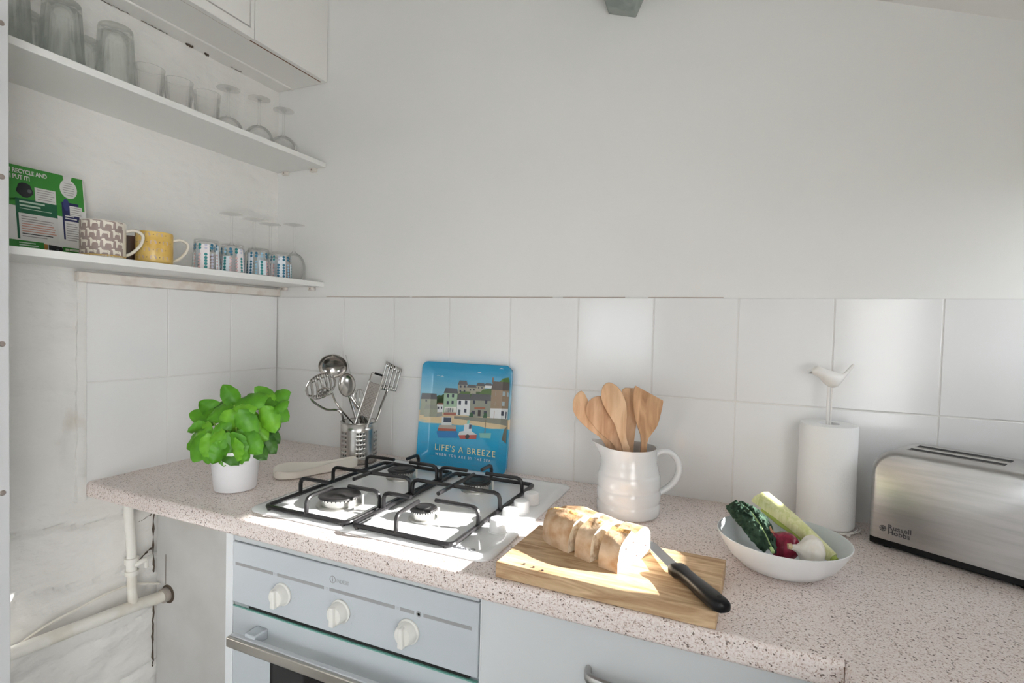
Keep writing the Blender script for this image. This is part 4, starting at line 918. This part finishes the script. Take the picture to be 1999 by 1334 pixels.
# kale
def kale():
    t = thing('kale_leaf', 'dark green crinkled kale leaf at the left of the bowl', 'kale', BC)
    a = Vector((1.507, -.285, .990)); b = Vector((1.560, -.408, .948)); d = (b - a); L = d.length; d.normalize(); s = d.cross(UPZ - FH * .9).normalized(); n = s.cross(d)
    m = MB(); nu, nv = 60, 31; vs = []
    for i in range(nu):
        u = i / (nu - 1); w = .036 * (math.sin(PI * (.12 + .80 * u)) ** .6) * (1 - .30 * u)
        for k in range(nv):
            v = k / (nv - 1) * 2 - 1; bump = .0042 * noise.noise(Vector((u * 16, v * 5.5, 0))) + .0026 * noise.noise(Vector((u * 34, v * 12, 4)))
            ed = abs(v) ** 4
            p = a + d * (L * u + .004 * ed * noise.noise(Vector((u * 25, v, 9)))) + s * (w * v * (1 + .08 * noise.noise(Vector((u * 22, v * 2, 6))))) + n * (.016 * (1 - v * v) + bump - .006 * math.exp(-(v / .09) ** 2) + .010 * math.sin(u * PI) - .012 * (1 - u) ** 4)
            vs.append(p - BC)
    fs = [(i * nv + k, i * nv + k + 1, (i + 1) * nv + k + 1, (i + 1) * nv + k) for i in range(nu - 1) for k in range(nv - 1)]
    m.add(vs, fs); o = m.build('blade', kale_m, t, smooth=80); q = o.modifiers.new('s', 'SOLIDIFY'); q.thickness = .0035; q.offset = -1
    m = MB(); m.tube([a + d * (L * u) + n * (.0115 + .010 * math.sin(u * PI) - .012 * (1 - u) ** 4) - BC for u in [i / 16 for i in range(2, 18)]], [.0008 + .0022 * (i / 16) ** 1.5 for i in range(2, 18)], 8); m.build('midrib', kale_rib, t)
kale()
def celery():
    t = thing('celery_stalk', 'pale green celery stalk leaning across the back of the bowl', 'celery', BC)
    a = Vector((1.549, -.243, .994)); b = Vector((1.662, -.338, .932)); d = (b - a); L = d.length; d.normalize(); n = (UPZ * .6 - FH); n = (n - d * n.dot(d)).normalized(); s = d.cross(n)
    m = MB(); rings = []
    for i in range(14):
        u = i / 13; r = .0185 * (1 - .45 * u); ring = []
        for k in range(22):
            an = 2 * PI * k / 22; rr = r * (1 + .05 * math.cos(an * 7)); ring.append(a + d * L * (u - .02 * math.cos(an) * (1 - u)) + s * rr * math.cos(an) * 1.05 + n * rr * math.sin(an) * .72 + n * .006 * math.sin(u * PI) - BC)
        rings.append(ring)
    m.ring_surface(rings); m.build('stalk', celery_m, t, smooth=60)
    m = MB(); m.tube([b - d * .006 - BC, b + d * .006 - BC], [.008, .006], 12); m.build('cut_end', C('celery_green', (.42, .52, .10)), t)
    s0 = -s if s.dot(RH) > 0 else s
    m = MB(); m.tube([a + s0 * .016 + d * .02 - n * .004 - BC, a + s0 * .014 + d * .06 - n * .002 - BC, a + s0 * .010 + d * .11 - BC], [.004, .006, .004], 10); m.build('side_stalk', C('celery_green', (.42, .52, .10)), t)
celery()
t = thing('red_onion', 'glossy dark red onion in the middle of the bowl', 'onion', (1.585, -.362, .948))
Ro = Euler((math.radians(18), math.radians(-42), 0)).to_matrix().to_4x4(); m = MB()
m.lathe([(0, -.024), (.008, -.0235), (.019, -.016), (.0255, -.003), (.0245, .008), (.016, .0185), (.007, .024), (.0045, .030), (.003, .036), (0, .037)], 32, M=Ro); m.build('bulb', onion_m, t, smooth=70)
m = MB(); m.tube([Ro @ Vector((0, 0, .030)), Ro @ Vector((.001, .001, .038)), Ro @ Vector((.005, .002, .043))], [.0045, .0032, .001], 8); m.build('dry_neck', onion_tip, t)
t = thing('garlic_bulb', 'white garlic bulb at the right front of the bowl', 'garlic', (1.626, -.375, .950))
Rg = Euler((math.radians(80), 0, math.radians(-78))).to_matrix().to_4x4(); m = MB(); rings = []
for r, z in ((.004, -.016), (.014, -.0155), (.0235, -.008), (.0265, .002), (.022, .012), (.012, .019), (.006, .025), (.0045, .034), (.004, .036)):
    rings.append([Rg @ Vector((r * (1 + .07 * abs(math.sin(4 * a))) * math.cos(a), r * (1 + .07 * abs(math.sin(4 * a))) * math.sin(a), z)) for a in [2 * PI * i / 40 for i in range(40)]])
m.ring_surface(rings); m.build('bulb', garlic_m, t, smooth=70)
m = MB(); m.tube([Rg @ Vector((0, 0, .034)), Rg @ Vector((.002, 0, .040))], [.0055, .0045], 8); m.build('dry_neck', garlic_dry, t)

# ---------- paper roll and holder
RC = Vector((1.684, -.0665, Z0))
ph = thing('paper_towel_holder', 'white wire paper towel holder with a small bird on top', 'towel holder', RC)
for k, rr in enumerate((.030, .042, .052, .0605, .066)):
    m = MB(); m.tube([(rr * math.cos(a), rr * math.sin(a), .0075 + .0012 * math.sin(3 * a + k)) for a in [2 * PI * i / 48 for i in range(48)]], .0013, 6, closed=True); m.build('base_ring', wire_m, ph)
for a in (-.9, 1.2, 3.3):
    m = MB(); m.tube([(.02 * math.cos(a), .02 * math.sin(a), .0065), (.062 * math.cos(a), .062 * math.sin(a), .0065)], .0015, 6); m.build('base_spoke', wire_m, ph)
    m = MB(); m.lathe([(0, 0.0004), (.004, .001), (.0045, .004), (.003, .0075), (0, .008)], 12, c=(.060 * math.cos(a), .060 * math.sin(a), 0)); m.build('foot', wire_m, ph)
m = MB(); m.tube([(-.003, 0, .006), (-.003, 0, .306)], .0030, 10); m.tube([(.003, 0, .22), (.0035, 0, .306)], .0018, 8); m.build('post', wire_m, ph)
def bird():
    m = MB(); dr_ = RH; rings = []
    for s, r, z, fl in ((-.042, .0010, .337, 1), (-.0395, .0055, .338, 1), (-.034, .0105, .3395, 1), (-.027, .0125, .339, 1), (-.021, .0128, .335, 1), (-.012, .0165, .328, .95), (-.002, .0190, .323, .9), (.008, .0180, .321, .9), (.017, .0140, .3225, .85), (.025, .0085, .327, .7), (.031, .0050, .333, .6), (.040, .0045, .344, .7), (.047, .0042, .353, .8), (.050, .0020, .356, .8)):
        rings.append([dr_ * (s + (0.35 * r * math.sin(a) * -1 if s > .028 else 0)) + FH * (r * fl * math.cos(a)) + UPZ * (z + r * math.sin(a) * (1 if s < .03 else .85)) for a in [2 * PI * i / 20 for i in range(20)]])
    m.ring_surface(rings); m.build('bird_figure', bird_m, ph, smooth=70, sub=1)
    m = MB(); m.tube([dr_ * -.0415 + UPZ * .336, dr_ * -.048 + UPZ * .3335], [.0028, .0004], 8); m.build('beak', C('beak_grey', (.35, .34, .33)), ph)
bird()
m = MB(); m.lathe([(.021, .0105), (.0545, .0095), (.0558, .012), (.0558, .222), (.0545, .2255), (.021, .2262), (.0205, .2245), (.0205, .012), (.021, .0105)], 64, c=RC, cap=False)
o = m.build('paper_roll', paper, None, smooth=50); tag(o, 'embossed white kitchen paper roll under the little bird', 'paper roll')

# ---------- toaster
TA = math.radians(-30.6); TL, TD, TH = .262, .150, .195
ts = thing('toaster', 'brushed steel toaster with black base at the right picture edge', 'toaster', (1.7505, -.1345, Z0), TA)
m = MB(); rings = []
def tprof(r0=.045, ins=0):
    x0, x1, z0, z1 = ins, TL - ins, .018, TH - ins; out = [(x0, z0)]
    for i in range(9): a = PI - PI / 2 * i / 8; out.append((x0 + r0 + r0 * math.cos(a), z1 - r0 + r0 * math.sin(a)))
    for i in range(9): a = PI / 2 - PI / 2 * i / 8; out.append((x1 - r0 + r0 * math.cos(a), z1 - r0 + r0 * math.sin(a)))
    out.append((x1, z0)); return out
e = .010
for ins, y in ((e, 0), (e * .55, e * .15), (e * .2, e * .5), (0, e), (0, TD - e), (e * .2, TD - e * .5), (e * .55, TD - e * .15), (e, TD)):
    rings.append([Vector((x, y, z)) for x, z in tprof(.045 - ins * .6, ins)])
m.ring_surface(rings); m.build('shell', toast_m, ts, smooth=40)
MB().box(.002, TL - .002, .003, TD - .003, .004, .0195).build('base', black_pl, ts, bevel=.003)
for x, y in ((.03, .02), (TL - .03, .02), (.03, TD - .02), (TL - .03, TD - .02)):
    m = MB(); m.lathe([(.009, .0003), (.009, .005), (0, .005)], 12, c=(x, y, 0)); m.build('foot', black_pl, ts)
for y in (.040, .086):
    s = MB().box(.048, TL - .070, y, y + .022, TH - .004, TH + .0006).build('slot', dark_m, ts, bevel=.0003)
    q = MB(); 
    for yy in (y - .001, y + .022): q.box(.048, TL - .070, yy, yy + .001, TH - .002, TH + .0012)
    q.build('slot_lip', steel, s, 0)
MB().box(TL - .001, TL + .018, .055, .095, .10, .114).build('lever', black_pl, ts, bevel=.003)
dk = C('toaster_print', (.06, .06, .065))
text('brand_text', 'Russell\nHobbs', .0135, (.0345, -.0006, .0405), (PI / 2, 0, 0), dk, ts, sx=1.05, bold=.00015, sl=.72)
m = MB(); Tm = Matrix.Translation((.0265, -.0004, .0395)) @ R90
m.lathe([(.0058, 0), (.0058, .0004), (.0048, .0004), (.0048, 0)], 24, cap=False, M=Tm)
for k in range(4): m.box(-.0055, .0055, -.0006, .0006, 0, .0004, None, Tm @ Matrix.Rotation(PI * k / 4, 4, 'Z'))
m.build('logo', dk, ts, 0)

# ================================================================== THINGS ON THE SHELVES
def tumbler_mesh(r0, r1, h, wall, basez, n=40, flutes=0, fz=.6):
    """upright glass: r0 base radius, r1 rim radius"""
    m = MB(); rings = []
    def ring(r, z, fl):
        return [Vector((r * (1 + fl * .045 * math.cos(flutes * a)) * math.cos(a), r * (1 + fl * .045 * math.cos(flutes * a)) * math.sin(a), z)) for a in [2 * PI * i / n for i in range(n)]]
    for t in (0, .01, .04, .2, .4, .58, .66, .8, .97, 1): rings.append(ring(r0 * (.96 if t == 0 else 1) + (r1 - r0) * t, h * t, 1 if flutes and .03 < t < fz else 0))
    for t in (1, .9, .6, .3, basez / h + .03, basez / h): rings.append(ring((r0 + (r1 - r0) * t - wall) * (1 if t > basez / h + .001 else .85), h * t, 0))
    m.ring_surface(rings); return m
def glass_thing(name, label, cat, mesh_o, loc, group, flip=False):
    o = mesh_o.copy(); COL.objects.link(o); o.location = loc
    if flip: o.rotation_euler = (PI, 0, random.random() * 3); o.location.z += flip
    return tag(o, label, cat, group)
big = tumbler_mesh(.033, .042, .150, .0038, .016, 60, 10, .64).build('tumbler', glass_thick, None, smooth=60)
low_ = tumbler_mesh(.033, .040, .125, .0036, .014, 60, 10, .64).build('tumbler', glass_thick, None, smooth=60)
GB = 'large fluted tumblers upside down on the upper shelf'
ZUs = ZU + .0004
tag(big, 'large upturned fluted tumbler at the far left of the upper shelf', 'glass', GB); big.rotation_euler = (PI, 0, .4); big.location = (.120, -.805, ZUs + .150)
glass_thing('tumbler', 'large upturned fluted tumbler second along the upper shelf front', 'glass', big, (.125, -.711, ZUs), GB, .150)
glass_thing('tumbler', 'large upturned fluted tumbler standing nearest the small upright glasses', 'glass', big, (.125, -.603, ZUs), GB, .150)
tag(low_, 'upturned tumbler half hidden behind the two left tumblers', 'glass', GB); low_.rotation_euler = (PI, 0, .2); low_.location = (.045, -.745, ZUs + .125)
glass_thing('tumbler', 'upturned tumbler half hidden behind the middle large tumblers', 'glass', low_, (.045, -.628, ZUs), GB, .125)
sm = tumbler_mesh(.026, .034, .088, .0018, .010, 48, 12, .6).build('small_tumbler', glass_thin, None, smooth=60)
GS = 'small upright glasses on the upper shelf'
tag(sm, 'small upright glass beside the large upturned tumblers', 'glass', GS); sm.location = (.130, -.528, ZUs)
glass_thing('small_tumbler', 'small upright glass in the middle of the three', 'glass', sm, (.130, -.453, ZUs), GS)
glass_thing('small_tumbler', 'small upright glass next to the stemmed glasses', 'glass', sm, (.130, -.372, ZUs), GS)
def wineglass(rb, hb, hs, rf, rim):
    m = MB(); H = hb + hs   # built upside down: rim at z 0, foot on top
    out = []
    for i in range(13):
        t = i / 12; z = hb * t; r = rb * math.sqrt(max(0, 1 - ((t - .45) / .56) ** 2)) if t > .45 else rb * (1 - (1 - rim) * ((.45 - t) / .45) ** 2)
        out.append((max(r, .004), z))
    prof = out + [(.0032, hb + .008), (.0028, hb + hs * .6), (.004, H - .006), (rf * .5, H - .003), (rf, H - .0012), (rf, H), (0, H)]
    inn = [(max(r - .0011, 0), z if i else 0) for i, (r, z) in enumerate(out) if r > .008][::-1]
    prof = [(0, hb * .96)] + inn + prof
    m.lathe(prof, 40); return m
wg = wineglass(.041, .072, .083, .032, .76).build('wine_glass', glass_thin, None, smooth=60)
GW = 'stemmed glasses upside down on the upper shelf'
tag(wg, 'upturned stemmed glass behind the small upright glasses', 'glass', GW); wg.location = (.075, -.262, ZUs)
glass_thing('wine_glass', 'upturned stemmed glass with round bowl in the middle of the upper three', 'glass', wg, (.105, -.178, ZUs), GW)
glass_thing('wine_glass', 'upturned stemmed glass at the wall end of the upper shelf', 'glass', wg, (.105, -.082, ZUs), GW)
wg2 = wineglass(.037, .095, .092, .034, .80).build('tall_wine_glass', glass_thin, None, smooth=60)
ZLs = ZL + .0004; GT = 'tall stemmed glasses upside down on the lower shelf'
tag(wg2, 'tall upturned wine glass leftmost behind the patterned tumblers', 'glass', GT); wg2.location = (.068, -.241, ZLs)
glass_thing('tall_wine_glass', 'tall upturned wine glass second from the left on the lower shelf', 'glass', wg2, (.066, -.158, ZLs), GT)
glass_thing('tall_wine_glass', 'tall upturned wine glass third from the left on the lower shelf', 'glass', wg2, (.050, -.080, ZLs), GT)
glass_thing('tall_wine_glass', 'tall upturned wine glass closest to the white wall on the lower shelf', 'glass', wg2, (.120, -.046, ZLs), GT)
# dotted tumblers
teal, green_, pink, blue, lilac = C('dot_teal', (.02, .16, .27)), C('dot_green', (.02, .25, .26)), C('dot_pink', (.62, .42, .42)), C('dot_blue', (.30, .55, .72)), C('dot_lilac', (.50, .52, .64))
def cyl_poly(m, r0, pts, mt, rf=None):
    # pts (angle, z) polygon on a cylinder/cone of radius r(z)
    m.add([Vector((rf(z) * math.cos(a), rf(z) * math.sin(a), z)) for a, z in pts], [tuple(range(len(pts)))], mt)
def dotted(label, loc, seed):
    t = thing('patterned_tumbler', label, 'glass', loc, 0, 'patterned tumblers on the lower shelf')
    H = .083; r0, r1 = .0295, .0335
    g = tumbler_mesh(r0, r1, H, .002, .006, 40).build('glass_body', glass_tint, t, smooth=60); g.rotation_euler = (PI, 0, 0); g.location = (0, 0, H)
    rf = lambda z: r1 + (r0 - r1) * z / H + .0003
    m = MB(); rnd = random.Random(seed); ncol = 13
    bandcol = [blue, lilac, blue, pink, lilac]
    for c in range(ncol):
        a = 2 * PI * c / ncol + seed; grp = c // 3
        for k in range(8):
            z = .007 + k * .0085
            if k >= 6: mt = (teal, teal, blue)[c % 3] if grp % 2 == 0 else (teal, green_, lilac)[c % 3]
            else: mt = (pink, pink, green_)[c % 3] if grp % 3 == 0 else ((lilac, pink, teal)[c % 3] if grp % 3 == 1 else (teal, blue, green_)[c % 3])
            if k == 5: continue
            rr = .0041 if mt in (teal, green_) else .0034; R_ = rf(z)
            cyl_poly(m, R_, [(a + rr * math.cos(q) / R_, z + rr * math.sin(q)) for q in [2 * PI * i / 10 for i in range(10)]], mt, rf)
    for c in range(5):
        a0 = 2 * PI * c / 5 + seed - .15; a1 = a0 + .72; ns = 5; rf2 = lambda z: rf(z) - .00015
        for i in range(ns):
            b0, b1 = a0 + (a1 - a0) * i / ns, a0 + (a1 - a0) * (i + 1) / ns
            cyl_poly(m, 0, [(b0, .003), (b1, .003), (b1, .046 if c % 2 else .068), (b0, .046 if c % 2 else .068)], C('print_wash_%d' % (c % 3), ((.74, .82, .87), (.80, .76, .78), (.76, .82, .87))[c % 3]), rf2)
    m.build('dot_print', None, t, smooth=0)
for lab, y, s in (('upturned tumbler with blue and green dots, nearest the yellow mug', -.386, .3), ('upturned dotted tumbler second from the yellow mug, standing tallest', -.304, 1.1), ('upturned dotted tumbler third from the yellow mug', -.2145, 2.0), ('upturned dotted tumbler nearest the white wall', -.1285, 2.9)): dotted(lab, (.150, y, ZLs), s)
# mugs
def mug(label, loc, r, h, body, hrot, handle_m=None):
    t = thing('mug', label, 'mug', loc, 0, 'mugs on the lower shelf')
    m = MB(); m.lathe([(r * .86, 0), (r * .90, .002), (r * .97, .004), (r, .008), (r, h - .003), (r - .001, h), (r - .003, h), (r - .0035, h - .004), (r - .0035, .008), (0, .006)], 48); m.build('mug_body', body, t, smooth=50)
    d = Vector((math.cos(hrot), math.sin(hrot), 0))
    pts = cr([d * (r - .002) + UPZ * (h * .80), d * (r + .016) + UPZ * (h * .86), d * (r + .032) + UPZ * (h * .74), d * (r + .028) + UPZ * (h * .48), d * (r + .012) + UPZ * (h * .24), d * (r - .002) + UPZ * (h * .14)], 5)
    m = MB(); m.tube(pts, .0038, 10, flat=1.5, nrm=d.cross(UPZ)); m.build('handle', handle_m or body, t); return t
cream_m = mat('mug_cream', (.78, .73, .64), .2); taupe = C('mug_taupe', (.34, .265, .24), .35); yel = add_noise_col(mat('mug_yellow', (.70, .47, .12), .3), (.66, .42, .09), (.76, .54, .17), 30)
ym = mat('mug_gold_rim', (.72, .48, .15), .3)
m1 = mug('beige mug printed with rows of white dachshunds beside the leaflet', (.135, -.634, ZLs), .0435, .086, cream_m, math.radians(62))
m = MB(); r_ = .0438; nseg = 40
for i in range(nseg):
    a0, a1 = 2 * PI * i / nseg, 2 * PI * (i + 1) / nseg
    if 25 < math.degrees((a0 + a1) / 2) % 360 < 95: continue
    cyl_poly(m, r_, [(a0, .008), (a1, .008), (a1, .0845), (a0, .0845)], taupe, lambda z: r_)
dog = [(0, 0), (1.2, 0), (1.6, 2.6), (2.4, 3.9), (6.4, 3.9), (7.2, 2.4), (7.2, 0), (8.4, 0), (8.6, 3.6), (9.0, 6.2), (8.2, 6.0), (7.6, 6.6), (3.0, 6.6), (1.8, 7.0), (1.4, 8.4), (.6, 9.0), (-1.6, 8.2), (-1.7, 7.3), (-.4, 7.0), (-.2, 4.5)]
body_c = cream_m
for row in range(4):
    for col in range(9):
        a = math.radians(-165 + col * 32 + (8 if row % 2 else 0))
        if math.degrees(a) > 10: continue
        z0 = .004 + row * .0215; s = .0021; P = []
        for x, z in dog: P.append((a + x * s / r_, z0 + z * s))
        if row == 0: P = [(q, max(z, .0085)) for q, z in P]
        P = [(q, min(z, .0842)) for q, z in P]
        # split in convex chunks: body, head, legs
        def part(ix): cyl_poly(m, r_, [P[i] for i in ix], body_c, lambda z: r_ + .0003)
        part([3, 4, 5, 8, 9, 10, 11, 12]); part([12, 13, 19, 2, 3]); part([13, 14, 15, 16, 17, 18, 19]); part([0, 1, 2, 19]); part([5, 6, 7, 8])
m.build('dachshund_print', None, m1, smooth=0)
m = MB(); m.lathe([(.0420, .0038), (.0438, .0082), (.0436, .0084), (.0415, .0036)], 40); m.build('base_line', ym, m1)
m2 = mug('yellow patterned mug next to the beige one', (.135, -.5165, ZLs), .0405, .080, yel, math.radians(62), cream_m)
m = MB(); r2 = .0408
for row in range(4):
    for col in range(8):
        a = math.radians(-150 + col * 38 + (19 if row % 2 else 0)); z = .012 + row * .0185
        if math.degrees(a) > 20: continue
        cyl_poly(m, r2, [(a - .16, z), (a + .16, z), (a + .19, z + .004), (a + .12, z + .0085), (a - .14, z + .008), (a - .19, z + .004)], C('mug_lilac_print', (.58, .43, .33)), lambda z: r2)
        b = a + .33; cyl_poly(m, r2, [(b + .03 * math.cos(q), z + .004 + .0013 * math.sin(q)) for q in [2 * PI * i / 8 for i in range(8)]], C('mug_dark_print', (.16, .10, .08)), lambda z: r2)
m.build('mug_print', None, m2, smooth=0)
mug('dark brown mug mostly hidden behind the handle of the beige mug', (.052, -.530, ZLs), .036, .072, mat('mug_dark', (.10, .06, .045), .3), math.radians(100), cream_m)
# leaflet leaning on the wall
lf = thing('recycling_leaflet', 'green and white recycling leaflet propped against the stone wall', 'leaflet', (.052, -.874, ZL + .0005))
lf.rotation_euler = (0, math.radians(-7.5), 0)
LH = .1975; LW = .256
U0 = .114 # local y where the visible print begins
m = MB(); m.box(-.0006, 0, 0, LW, 0, LH); m.build('sheet', C('leaflet_paper', (.70, .69, .67)), lf, smooth=0)
pm = MB(); gA, gB, gC, nv, bk = C('leaflet_green', (.035, .25, .03)), C('leaflet_dark_green', (.005, .105, .045)), C('leaflet_mid_green', (.02, .19, .02)), C('leaflet_navy', (.015, .018, .09)), C('leaflet_black', (.01, .014, .016)); wp = C('leaflet_white', (.66, .65, .63)); tx = C('leaflet_grey_text', (.30, .28, .28)); rd = C('leaflet_red_text', (.55, .25, .20))
def uv(u, v): return (u * (LW - U0) + U0, LH * (1 - v))
def rec(u0, u1, v0, v1, mt, lay=1):
    a, b = uv(u0, v0), uv(u1, v1); x = .00012 * lay
    pm.poly([(x, a[0], b[1]), (x, b[0], b[1]), (x, b[0], a[1]), (x, a[0], a[1])], mt)
def ell(u, v, ru, rv, mt, lay=2, n=20, wob=0):
    pm.poly([(.00012 * lay, *uv(u + ru * math.cos(q) * (1 + wob * math.sin(5 * q)), v + rv * math.sin(q))) for q in [2 * PI * i / n for i in range(n)]], mt)
rec(-.8, .985, .0, .40, gA); rec(.55, .70, .38, .50, gA); rec(-.8, .30, .38, .46, gA)
ell(.77, .155, .125, .115, wp); pm.poly([(.0004, *uv(.70, .0)), (.0004, *uv(.83, .0)), (.0004, *uv(.80, .09)), (.0004, *uv(.71, .09))], wp)
for k in range(6): rec(.68 + .012 * abs(k - 2.5), .86 - .012 * abs(k - 2.5), .085 + k * .028, .092 + k * .028, tx, 4)
ell(.17, .27, .105, .085, bk, 3, 20, .09); ell(.23, .275, .028, .022, C('leaflet_grey_mark', (.1, .11, .12)), 4)
rec(.30, .58, .215, .375, wp, 3)
for k in range(5): rec(.33, .56 - .03 * (k % 2), .235 + k * .027, .242 + k * .027, tx, 4)
rec(.04, .585, .37, .535, gB, 2); rec(.04, .07, .53, .83, gB, 2); rec(.07, .585, .535, .83, wp, 3)
for k in range(3): rec(.09, .09 + (.33, .27, .42)[k], .395 + k * .042, (.415, .457, .486)[k], C('leaflet_pale_green_text', (.45, .58, .48)), 4)
for k in range(9):
    rec(.10, (.30, .52, .50, .52, .54, .53, .55, .50, .42)[k], .565 + k * .028, .575 + k * .028, (tx, tx, tx, rd, rd, rd, rd, bk, tx)[k], 5)
rec(.655, .90, .32, .545, nv, 2); ell(.72, .35, .045, .075, C('leaflet_blue', (.03, .04, .17)), 3); rec(.655, .68, .54, .77, nv, 2); rec(.765, .945, .355, .475, wp, 4); rec(.88, .96, .515, .535, gA, 2)
for k in range(4): rec(.775, .93, .372 + k * .027, .379 + k * .027, tx, 5)
for k in range(2): rec(.69, (.82, .86)[k], .478 + k * .03, .492 + k * .03, wp, 5)
for k in range(8): rec(.70, (.84, .86, .88, .87, .86, .88, .89, .84)[k], .575 + k * .028, .584 + k * .028, tx, 5)
rec(-.8, .37, .845, 1.0, gC, 2)
for k in range(4): rec(.05, (.26, .30, .31, .29)[k], .865 + k * .026, .877 + k * .026, C('leaflet_pale_green_text', (.45, .58, .48)), 4)
ell(.25, .955, .07, .015, bk, 4); rec(.37, .42, .86, 1.0, C('leaflet_orange', (.35, .16, .03)), 2)
pm.poly([(.0005, *uv(u, v)) for u, v in ((.43, .86), (.61, .87), (.63, .90), (.60, .94), (.58, 1.0), (.43, 1.0))], bk); ell(.55, .915, .022, .02, C('leaflet_grey_mark', (.1, .11, .12)), 6)
rec(.62, .985, .865, 1.0, gC, 2)
for k in range(3): rec(.66, .985, .880 + k * .045, .905 + k * .045, C('leaflet_pale_rows', (.55, .60, .45)), 3); 
for k in range(3): rec(.76, .92, .888 + k * .045, .895 + k * .045, tx, 4)
pm.build('leaflet_print', None, lf, smooth=0)
RY = (PI / 2, 0, PI / 2)
for n_, body, u, v, sz in (('heading_lettering', 'I RECYCLE AND', -.01, .085, .0135), ('heading_lettering', 'I PUT IT!', -.01, .155, .0135)):
    q = uv(u, v); text(n_, body, sz, (.0006, q[0], q[1]), RY, wp, lf, sx=.72, bold=.0004)
for body, u, v, mt, sz in (('1', .70, .902, bk, .008), ('2', .70, .947, bk, .008)):
    q = uv(u, v); text('number_lettering', body, sz, (.0006, q[0], q[1]), RY, mt, lf)
